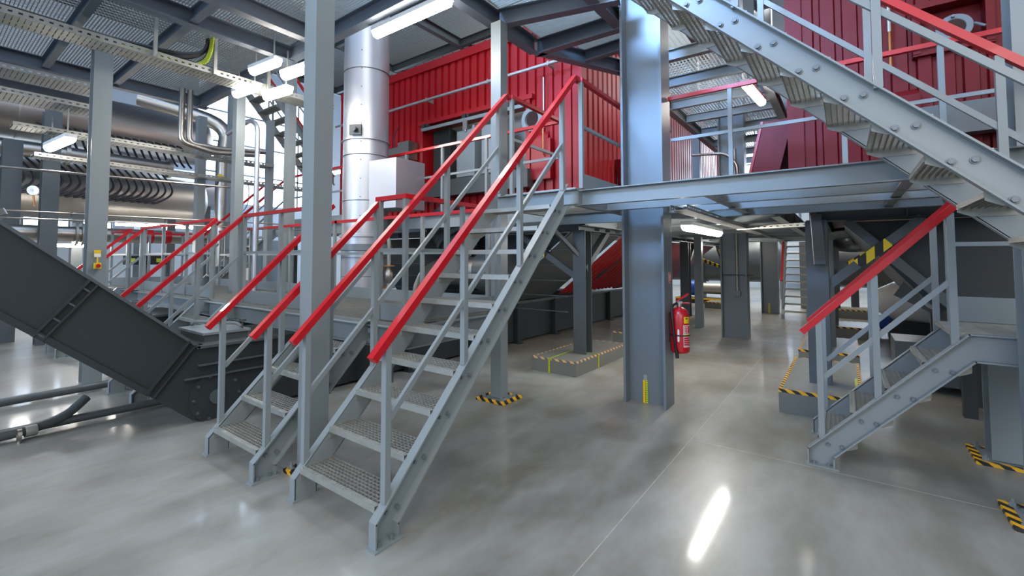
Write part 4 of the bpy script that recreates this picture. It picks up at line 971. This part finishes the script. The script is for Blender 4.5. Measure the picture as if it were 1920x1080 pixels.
# conduit on the second broad column
t = thing('conduit', 'thin conduit with a hanging socket on the second broad column', 'conduit', (-1.75, 10.58, 0))
MB().tube([(0, .14, 3.9), (0, .14, .95)], .03, 10).build('pipe', 'galv', t); MB().box(-.06, .06, .08, .18, .86, .96).build('socket', 'column', t)
MB().box(-.3, .3, .1, .12, 1.28, 1.3).build('cross_wire', 'dark', t)

# ---------------------------------------------------------------- lights
tube_light('long lit tube light under the upper platform, between near column and slim post', (-3.78, 3.5, 4.36), (1, .02, 0), 1.2)
tube_light('lit tube light under the middle walkway, right of the broad middle column', (-1.56, 7.1, 2.06), (0, 1, 0), 1.9, hang=.04)
tube_light('lit tube light overhead between the two containers', (-1.08, 8.45, 4.30), (.07, 1, 0), 1.15, hang=.16)
tube_light('lit tube light below the lower cable trays at the far left', (-8.72, 1.36, 3.28), (1, .08, 0), 1.0, hang=.4)
tube_light('lit tube light under the cable tray, nearest of the left cluster', (-6.95, 3.15, 4.16), (1, .1, 0), .6, hang=.3, group='lights of the left cluster')
tube_light('lit tube light in the left cluster, right of the nearest one', (-6.55, 3.42, 4.1), (1, .1, 0), .6, hang=.32, group='lights of the left cluster')
tube_light('lit tube light high in the left cluster behind the tray hanger', (-6.1, 3.0, 4.25), (1, .1, 0), .6, hang=.36, group='lights of the left cluster')
tube_light('lit tube light at the top right of the left cluster', (-5.8, 3.3, 4.2), (1, .1, 0), .6, hang=.3, group='lights of the left cluster')
tube_light('lit tube light in the left background behind the near square column', (-10.5, 7.3, 4.0), (1, 0, 0), 1.2)
tube_light('lit tube light above the floor below the boiler drum', (-14.6, 4.6, 2.55), (0, 1, 0), 2.4)
tube_light('lit tube light behind the steel pipe at the far left', (-13.5, 2.1, 1.95), (0, 1, 0), 1.8)
for i, (x, y) in enumerate(((-3.4, 22), (1.5, 24), (-8, 24))):
    tube_light(['distant lit tube light near the far wall, left of centre', 'distant lit tube light near the far wall, right', 'distant lit tube light near the far wall, leftmost'][i], (x, y, 3.9), (0, 1, 0), 1.6, hang=6.05, group='distant tube lights')

# ---------------------------------------------------------------- cable trays and rods
tray('long cable tray overhead at top left with yellow-green cables', (-6.88, -.8, 4.13), (-6.88, 4.5, 4.13), .34, .08, cables=7, mats=('cable', 'ygreen', 'ygreen'))
for y in (1.9, 2.6, 3.35):
    t = thing('tray_hanger', ['slotted hanger of the long cable tray, left one', 'slotted hanger of the long cable tray, middle one', 'slotted hanger of the long cable tray beside the lights'][(1.9, 2.6, 3.35).index(y)], 'hanger', (-6.68, y, 4.12), group='tray hangers')
    MB().box(-.02, .02, -.02, .02, 0, .5).build('slotted_bar', 'galv', t)
tray('cable tray curving in from the left below the beams, upper of two', (-8.55, -.6, 4.02), (-8.55, 1.75, 4.02), .5, .07, cables=5)
tray('cable tray with a slatted underside at the left, lower of two', (-8.5, -.6, 3.70), (-8.5, 1.75, 3.70), .5, .07, cables=4)
tray('long pale cable tray crossing in front of the boiler drum, upper one', (-9.0, .9, 3.42), (-9.0, 4.6, 3.42), .3, .06, cables=4)
tray('long cable tray crossing below the other in front of the boiler drum', (-9.6, 1.2, 3.14), (-9.6, 6.0, 3.14), .3, .06, cables=4)
tray('dark cable tray under the middle walkway leading to the second broad column', (-1.15, 4.3, 2.04), (-1.15, 9.5, 2.04), .14, .05, cables=3)
tray('thin cable tray crossing under the middle walkway at the back', (-1.2, 7.6, 2.03), (-.3, 7.3, 2.03), .14, .05, cables=2)
t = thing('cable_bundle', 'thick bundle of yellow-green and black cables dropping through the upper platform', 'cables', (-6.80, 2.45, 4.14))
for i in range(7):
    MB().tube([(-.16+.02*i, -.9, .06), (-.05+.015*i, -.1+.02*i, .06), (.02+.02*i, .1, .22), (.02+.02*i, .12, .62)], .014, 7, .2).build('cable', 'ygreen' if i > 1 else 'cable', t)
for i in range(2): MB().tube([(-.2, -1.2, .1+.05*i), (-.05, -.2, .12+.05*i), (.0, .1, .3), (.0, .1, .62)], .03, 8, .25).build('cable', 'black', t)
for k, (z0, z1, y0, y1, lab) in enumerate(((2.70, 2.79, .2, 3.4, 'upper thin white rod crossing the left side in front of the drum'), (2.18, 2.25, .2, 6, 'middle thin white rod crossing the left side'), (2.09, 2.16, .2, 6, 'lowest thin rod crossing the left side above the pipe'))):
    t = thing('impulse_line', lab, 'thin pipe', (-8.0, y0, z0), group='thin impulse lines'); MB().tube([(0, 0, 0), (0, y1-y0, z1-z0)], .011 if k else .016, 8).build('line', 'inox', t)

# ---------------------------------------------------------------- boiler drums and big pipes at the left
def drum(label, x, z, r, y0, y1, mat='inox', dome=.3):
    t = thing('boiler_drum', label, 'drum', (x, y0, z)); L_ = y1-y0
    MB().lathe((0, 0, 0), (0, 1, 0), [(0, 0.0), (0, r), (L_, r), (L_+dome*.5, r*.85), (L_+dome*.85, r*.5), (L_+dome, 0)], 56).build('shell', mat, t)
    for y in (1.8, 3.6, L_-.05):
        MB().lathe((0, y, 0), (0, 1, 0), [(-.02, r), (-.018, r+.006), (.018, r+.006), (.02, r)], 56).build('seam_band', mat, t)
    return t
D1 = drum('lower stainless boiler drum behind the thin rods at the left', -15.4, 3.30, .70, -2.0, 5.5)
D2 = drum('upper stainless boiler drum with a curved row of cables below it', -15.4, 5.15, .70, -2.0, 5.6)
D3 = drum('wide insulated vessel end showing behind the lower boiler drum', -17.0, 3.9, .62, 4, 7.1, 'alu')
for y in (.6, 2.4): MB().box(-.3, .3, y-.08, y+.08, -3.9, -.5).build('saddle', 'frame', D3)
t = thing('header_pipe', 'horizontal flanged header pipe between the two boiler drums', 'pipe', (-14.1, 0, 4.02))
MB().cyl((0, -2, 0), (0, 4.45, 0), .17, 24).build('pipe', 'inox', t)
for y in (2.35, 4.42): MB().lathe((0, y, 0), (0, 1, 0), [(-.05, .17), (-.05, .26), (-.01, .26), (-.01, .25), (.03, .25), (.03, .17)], 24).build('flange', 'inox', t)
MB().tube([(0, 2.9, .1), (-.1, 2.95, .45), (-.5, 3.0, .6)], .14, 16, .2).build('branch', 'inox', t)
for row, n_, y0_, lab, x0 in ((0, 26, .15, 'black flexible cable looping from the header pipe down to the lower drum', 0), (1, 18, 1.9, 'black cable hanging from the upper boiler drum', 0)):
    first = None
    for i in range(n_):
        if row == 0:
            y = y0_+i*.163
            pts = [(-14.05, y, 3.95), (-14.2, y+.02, 3.88), (-14.35, y+.35, 3.6), (-14.50, y+.42, 3.35), (-14.7, y+.12, 3.12), (-14.72, y, 3.1)]
        else:
            y = y0_+i*.17; pts = [(-14.75, y, 4.78), (-14.5, y+.04, 4.72), (-14.35, y+.07, 4.45), (-14.2, y+.12, 4.2), (-14.1, y+.16, 4.1)]
        if first is None:
            mb = MB().tube([(a+14.2, b_-y, c-3.5) for a, b_, c in pts], .026, 8, .22)
            o_ = mb.build('hanging_cable', 'cable', None); o_.location = (-14.2, y, 3.5); tag(o_, lab, 'cable', 'loops below the header pipe' if row == 0 else 'cables of the upper drum'); first = o_
        else:
            o_ = first.copy(); COL.objects.link(o_); o_.location = (-14.2, y, 3.5)
t = thing('steel_pipe', 'large stainless pipe with flanges and red bands, above the sloping casing', 'pipe', (-12.3, -1, 2.1))
MB().cyl((0, -1, 0), (0, 6.2, 0), .15, 28).build('pipe', 'inox', t)
for y in (3.22, 3.32, 3.52, 3.60): MB().lathe((0, y, 0), (0, 1, 0), [(-.02, .15), (-.02, .235), (.02, .235), (.02, .15)], 24).build('flange', 'galv', t)
MB().lathe((0, 3.42, 0), (0, 1, 0), [(-.08, .16), (-.03, .19), (.03, .19), (.08, .16)], 24).build('rubber_joint', 'black', t)
for y in (4.5, 4.85, 5.5, 5.8): MB().lathe((0, y, 0), (0, 1, 0), [(-.06, .151), (-.06, .156), (.06, .156), (.06, .151)], 24).build('red_band', 'red', t)
MB().tube([(0, 6.1, 0), (0, 6.6, -.05), (.0, 6.8, -.7)], .15, 20, .4).build('elbow', 'inox', t)
for x, y, z in ((-12.1, .95, 2.52), (-12.1, 1.55, 2.9)):
    t = thing('pressure_gauge', 'round pressure gauge on a short stem above the large pipe, ' + ('lower left one' if y < 1 else 'taller right one'), 'gauge', (x, y, z), group='pressure gauges')
    MB().lathe((0, 0, 0), (.9, -.5, 0), [(-.03, 0), (-.03, .09), (.03, .09), (.03, .075), (.02, 0)], 24).build('case', 'inox', t)
    MB().lathe((0, 0, 0), (.9, -.5, 0), [(.021, 0.07), (.022, 0)], 20).build('dial', 'white', t)
    MB().tube([(0, 0, -.09), (0, .02, -.3)], .016, 8).build('stem', 'brass', t)
t = thing('riser_pipe', 'thick vertical stainless pipe with a flange in the left background', 'pipe', (-12.2, 5.0, 0)); MB().cyl((0, 0, 0), (0, 0, 4.3), .17, 24).build('pipe', 'inox', t)
MB().lathe((0, 0, 2.45), (0, 0, 1), [(-.03, .17), (-.03, .26), (.03, .26), (.03, .17)], 24).build('flange', 'inox', t)
MB().tube([(0, 0, 4.2), (0, .1, 5.0), (-.8, -1.6, 5.4)], .17, 20, .7).build('bend', 'inox', t)
t = thing('riser_pipe', 'slim vertical pipe with an elbow just right of a left background post', 'pipe', (-7.55, 3.62, 1.05)); MB().tube([(0, 0, 0), (0, 0, 2.75), (-.25, .0, 2.9), (-.9, -.1, 2.75)], .04, 12, .12).build('pipe', 'alu', t)
for i, dx in enumerate((0, .12)):
    t = thing('hung_pipe', ['brown-tinged steel pipe dropping from the platform and bending right, outer one', 'steel pipe dropping from the platform and bending right, inner one'][i], 'pipe', (-8.6, 2.85+dx, 3.5), group='pair of hung pipes')
    MB().tube([(0, 0, .95), (0, 0, .05-.0), (0, .5, -.04+.08*i), (0, 1.3, .05+.08*i)], .045, 12, .12).build('pipe', 'inox', t)
t = thing('emergency_stop', 'yellow box with a red emergency stop button on the left column', 'emergency stop', (-7.6, 1.6, 1.47))
MB().box(0, .05, -.035, .035, 0, .075).build('box', 'yellow', t); MB().lathe((.05, 0, .037), (1, 0, 0), [(0, .012), (.02, .012), (.02, .026), (.035, .022), (.036, 0)], 16).build('button', 'red', t)
MB().tube([(.02, 0, .07), (.02, 0, .15)], .008, 6).build('cable', 'yellow', t); MB().box(0, .01, -.035, .035, .15, .24).build('notice', 'yellow', t); MB().box(.01, .012, -.033, .033, .152, .195).build('notice_text_field', 'white', t)
t = thing('yellow_beacon', 'small yellow junction on the vertical pipe in the left background', 'beacon', (-12.0, 4.85, 3.62)); MB().lathe((0, 0, 0), (1, -.3, 0), [(-.05, 0), (-.05, .07), (.06, .06), (.1, .03), (.1, 0)], 14).build('body', 'yellow', t)
MB().tube([(0, 0, -.05), (.05, -.1, -.25), (0, -.35, -.3)], .015, 8, .1).build('cable', 'black', t)
for i, (x, y, w_, h_, mat, lab) in enumerate(((-16.5, 6.4, 1.1, 2.0, 'white', 'white cabinet behind the left guardrails'), (-15.8, 9.6, .35, 2.1, 'blue', 'tall bright blue panel behind the left guardrails'), (-17.5, 8.4, .8, 2.3, 'steel', 'grey cabinet in the left background'))):
    t = thing('wall_cabinet', lab, 'cabinet', (x, y, 0)); MB().box(0, .5, 0, w_, 0, h_).build('body', mat, t); MB().box(.5, .512, .03, w_-.03, .1, h_-.05).build('door', mat, t); MB().box(.512, .53, .08, .1, h_*.5, h_*.5+.14).build('handle', 'dark', t)
for i, (x, y) in enumerate(((-14.5, 4.6), (-14.5, 5.4), (-14.3, 2.6), (-14.6, .6))):
    column(['stout dark leg under the boiler drum, left of the blue panel', 'thin dark leg under the boiler drum end', 'dark leg under the middle of the boiler drum', 'dark leg under the far left of the boiler drum'][i], x-.12, x+.12, y-.1, y+.1, 2.7, 'frame', name='drum_leg', cat='leg')
t = thing('control_unit', 'dark valve control block with lamps below the boiler drum', 'control unit', (-13.9, 3.9, 1.45)); MB().box(-.1, .1, -.45, .45, 0, .24).build('body', 'black', t); MB().box(-.03, .03, -.04, .04, -1.45, 0).build('stand', 'frame', t)
for y in (-.3, .25): MB().box(.1, .11, y-.05, y+.05, .06, .16).build('lamp', 'ygreen', t)

# ---------------------------------------------------------------- right side machine
t = thing('right_hopper', 'dark grey hopper with sloping side under the right container, behind the braces', 'hopper', (2.0, 7.6, 0))
mb = MB(); mb.poly([(x-2, -.85, z) for x, z in ((-.0, 2.03), (.62, 1.22), (.70, 1.12), (.82, 1.06), (5.5, 1.06), (5.5, 2.03))], 3.2, (0, 1, 0)); mb.build('shell', 'dark', t)
MB().box(-1.15, 3.4, -.8, 2.3, .92, 1.06).build('base_frame', 'black', t)
MB().box(-1.0, 3.4, -.7, 2.3, .1, .9).build('lower_trough', 'dark', t)
for x in (-.3, .55): MB().box(x-.02, x+.02, -.89, -.85, 1.06, 2.03).build('stiffener', 'frame', t)
for x, y in ((-1.05, -.75), (-1.05, 1.4), (1.2, -.75)): MB().box(x-.05, x+.05, y-.05, y+.05, 0, .95).build('leg', 'dark', t)
t = thing('belt_conveyor', 'dark chain conveyor slanting behind the low right stair', 'conveyor', (.9, 7.6, 0))
MB().bar((-.35, .2, 1.3), (.9, .0, .55), .35, .3).build('side_casing', 'dark', t)
MB().lathe((-.1, -.02, 1.12), (0, -1, 0), [(0, .1), (.04, .1), (.04, .05), (.02, .0)], 18).build('bearing', 'galv', t)
MB().box(-.45, 1.2, .15, .9, .1, .6).build('lower_box', 'frame', t)
t = thing('round_hood', 'round grey fan hood hanging under the right container, left of the braces', 'fan hood', (.05, 9.3, 1.93)); MB().lathe((0, 0, 0), (-.1, -.5, -1), [(-.02, 0), (-.02, .33), (.05, .36), (.08, .3), (.08, .2), (.03, .16), (.03, .08), (.07, .06), (.07, 0)], 36).build('hood', 'frame', t)
t = thing('white_motor', 'white dome-ended motor far behind the low right stair', 'motor', (1.05, 12.8, .75)); MB().lathe((0, 0, 0), (1, -.3, 0), [(-.6, .0), (-.55, .25), (-.3, .4), (.5, .42), (.5, 0)], 28).build('body', 'white', t)
MB().box(-.4, .5, -.25, .25, -.75, -.38).build('base', 'dark', t); MB().box(-.55, -.35, -.12, .12, -.6, -.3).build('blue_foot', 'blue', t)
t = thing('grey_tank', 'horizontal grey tank behind the far plinth, seen under the container frame', 'tank', (-5.0, 20.5, 1.55)); MB().lathe((0, 0, 0), (1, 0, 0), [(-2, 0), (-2, .8), (3.0, .8), (3.2, .5), (3.2, 0)], 40).build('shell', 'frame', t)
for x in (-1, .6, 1.9): MB().lathe((x, 0, 0), (1, 0, 0), [(-.02, .8), (-.02, .83), (.02, .83), (.02, .8)], 40).build('hoop', 'frame', t)
for x in (-1.2, 1.4): MB().box(x-.1, x+.1, -.5, .5, -1.55, -.6).build('saddle', 'frame', t)
t = thing('pump', 'blue pump with a silver motor in front of the grey tank', 'pump', (-4.45, 18.6, .55)); MB().lathe((0, 0, 0), (1, 0, 0), [(-.25, .1), (-.25, .2), (-.15, .28), (.1, .28), (.2, .15), (.25, .15)], 20).build('volute', 'blue', t)
MB().lathe((.3, 0, 0), (1, 0, 0), [(0, .0), (0, .2), (.8, .2), (.85, .0)], 20).build('motor', 'galv', t); MB().box(-.6, 1.2, -.3, .3, -.55, -.35).build('skid', 'black', t); MB().box(-.6, 1.2, -.32, -.3, -.40, -.34).build('yellow_edge', 'yellow', t)
t = thing('exit_sign', 'green and white emergency exit sign under the far container frame', 'exit sign', (-4.7, 19.3, 2.55)); MB().box(-.4, .4, -.02, .0, -.2, .2).build('panel', 'exit', t); MB().box(-.3, -.28, -.015, -.005, .2, 7.45).build('hanger', 'dark', t); MB().box(.28, .3, -.015, -.005, .2, 7.45).build('hanger', 'dark', t)
mb = MB(); mb.bar((-.28, -.025, .0), (-.1, -.025, 0), .01, .06); mb.poly([(-.1, -.03, .09), (-.1, -.03, -.09), (.02, -.03, 0)], .01, (0, 1, 0)); mb.cyl((.12, -.03, .1), (.12, -.02, .1), .035, 12); mb.bar((.12, -.025, .06), (.16, -.025, -.03), .01, .05); mb.bar((.16, -.025, -.03), (.26, -.025, -.1), .01, .035); mb.bar((.16, -.025, -.03), (.12, -.025, -.12), .01, .035); mb.bar((.13, -.025, .04), (.24, -.025, .02), .01, .025); mb.build('running_figure', 'white', t)
t = thing('exit_sign', 'small green sign on the far wall behind the striped braces', 'exit sign', (.35, 30.9, 3.0)); MB().box(-.22, .22, -.03, 0, -.22, .22).build('panel', 'white', t); MB().lathe((0, -.03, 0), (0, -1, 0), [(0, .15), (.01, .15), (.01, .09), (0, .09)], 20).build('green_ring', 'green', t)
t = thing('grey_hopper', 'grey funnel hopper far behind, between the broad columns', 'hopper', (-3.6, 21.5, 0)); 
mb = MB(); v = [(-1, -1, 2.9), (1.6, -1, 2.9), (1.6, 1, 2.9), (-1, 1, 2.9), (-.6, -.3, 1.4), (-.2, -.3, 1.4), (-.2, .3, 1.4), (-.6, .3, 1.4)]
mb.quad(v, [(0, 1, 2, 3), (4, 7, 6, 5), (0, 4, 5, 1), (1, 5, 6, 2), (2, 6, 7, 3), (3, 7, 4, 0)]); mb.build('funnel', 'frame', t); MB().box(-1, 1.6, -1, 1, 2.9, 3.8).build('bin', 'frame', t)
for x, y in ((-.95, -.95), (1.55, -.95), (1.55, .95)): MB().box(x-.07, x+.07, y-.07, y+.07, 0, 2.9).build('leg', 'steel', t)
t = thing('far_shelf_rack', 'pale shelving rack against the far wall, between the broad columns', 'rack', (-2.4, 29.5, 0))
for z in (.4, .8, 1.2, 1.6, 2.0, 2.4): MB().box(-.9, .9, -.2, .2, z, z+.06).build('shelf', 'white', t)
for x in (-.9, .9): MB().box(x-.04, x+.04, -.2, .2, 0, 2.6).build('upright', 'steel', t)
t = thing('grey_cabinet', 'tall grey cabinet behind the ladder-like stair', 'cabinet', (-.9, 18.6, 0)); MB().box(-.3, .5, 0, .5, 0, 2.2).build('body', 'steel', t); MB().box(-.28, .08, -.015, 0, .05, 2.15).build('door', 'steel', t); MB().box(.1, .48, -.015, 0, .05, 2.15).build('door', 'steel', t)
MB().box(.06, .07, -.03, -.015, 1.0, 1.2).build('handle', 'dark', t)

t = thing('bent_conduit', 'shiny bent conduit climbing the second broad column above the middle walkway', 'conduit', (-1.78, 10.58, 2.4))
MB().tube([(0.1, 0, -.05), (.1, 0, 1.15), (-.1, 0, 1.4), (-.75, 0, 1.45)], .03, 10, .15).build('pipe', 'inox', t)
MB().tube([(0.1, .0, .55), (-.15, 0, .2), (-.15, 0, -.05)], .022, 8, .1).build('branch_pipe', 'inox', t)
for z in (.3, .9): MB().box(.05, .15, -.02, .04, z, z+.03).build('clamp', 'galv', t)

t = thing('grey_tank', 'dark horizontal tank far behind the striped braces on the right', 'tank', (1.2, 19.5, 1.45)); MB().lathe((0, 0, 0), (1, 0, 0), [(-1.9, 0), (-1.85, .5), (-1.6, .75), (2.6, .75), (2.6, 0)], 40).build('shell', 'frame', t)
for x in (-1.0, 1.4): MB().box(x-.1, x+.1, -.5, .5, -1.45, -.55).build('saddle', 'frame', t)
tube_light('lit tube light tucked behind the second broad column under the middle walkway', (-2.36, 13.6, 2.02), (-.17, 1, 0), 1.2, hang=.08, group='distant tube lights')  # unseen lamp added to light the floor behind the columns
tube_light('lit tube light behind the far broad column', (-2.5, 20.5, 2.9), (-.12, 1, 0), 1.2, hang=7.05, group='distant tube lights')  # second unseen lamp, added for the far floor

o = LW_.location
for x in (-3.3, -2.99):
    for z in (.88, .97):
        mb = MB(); mb.cyl((x-o.x, 2.63-o.y, z), (x-o.x, 2.60-o.y, z), .022, 6); mb.cyl((x-o.x, 2.64-o.y, z), (x-o.x, 2.63-o.y, z), .03, 12); mb.build('bolt', 'steel', LW_)
t = thing('wall_panel', 'tall pale ribbed panel behind the high stair flight in the left background', 'panel', (-14.5, 11.5, 0))
MB().box(-.1, 0, -1.2, .6, 0, 9).build('sheet', 'wall', t)
for i in range(7): MB().box(0, .02, -1.1+i*.25, -1.06+i*.25, .2, 8.9).build('rib', 'steel', t)
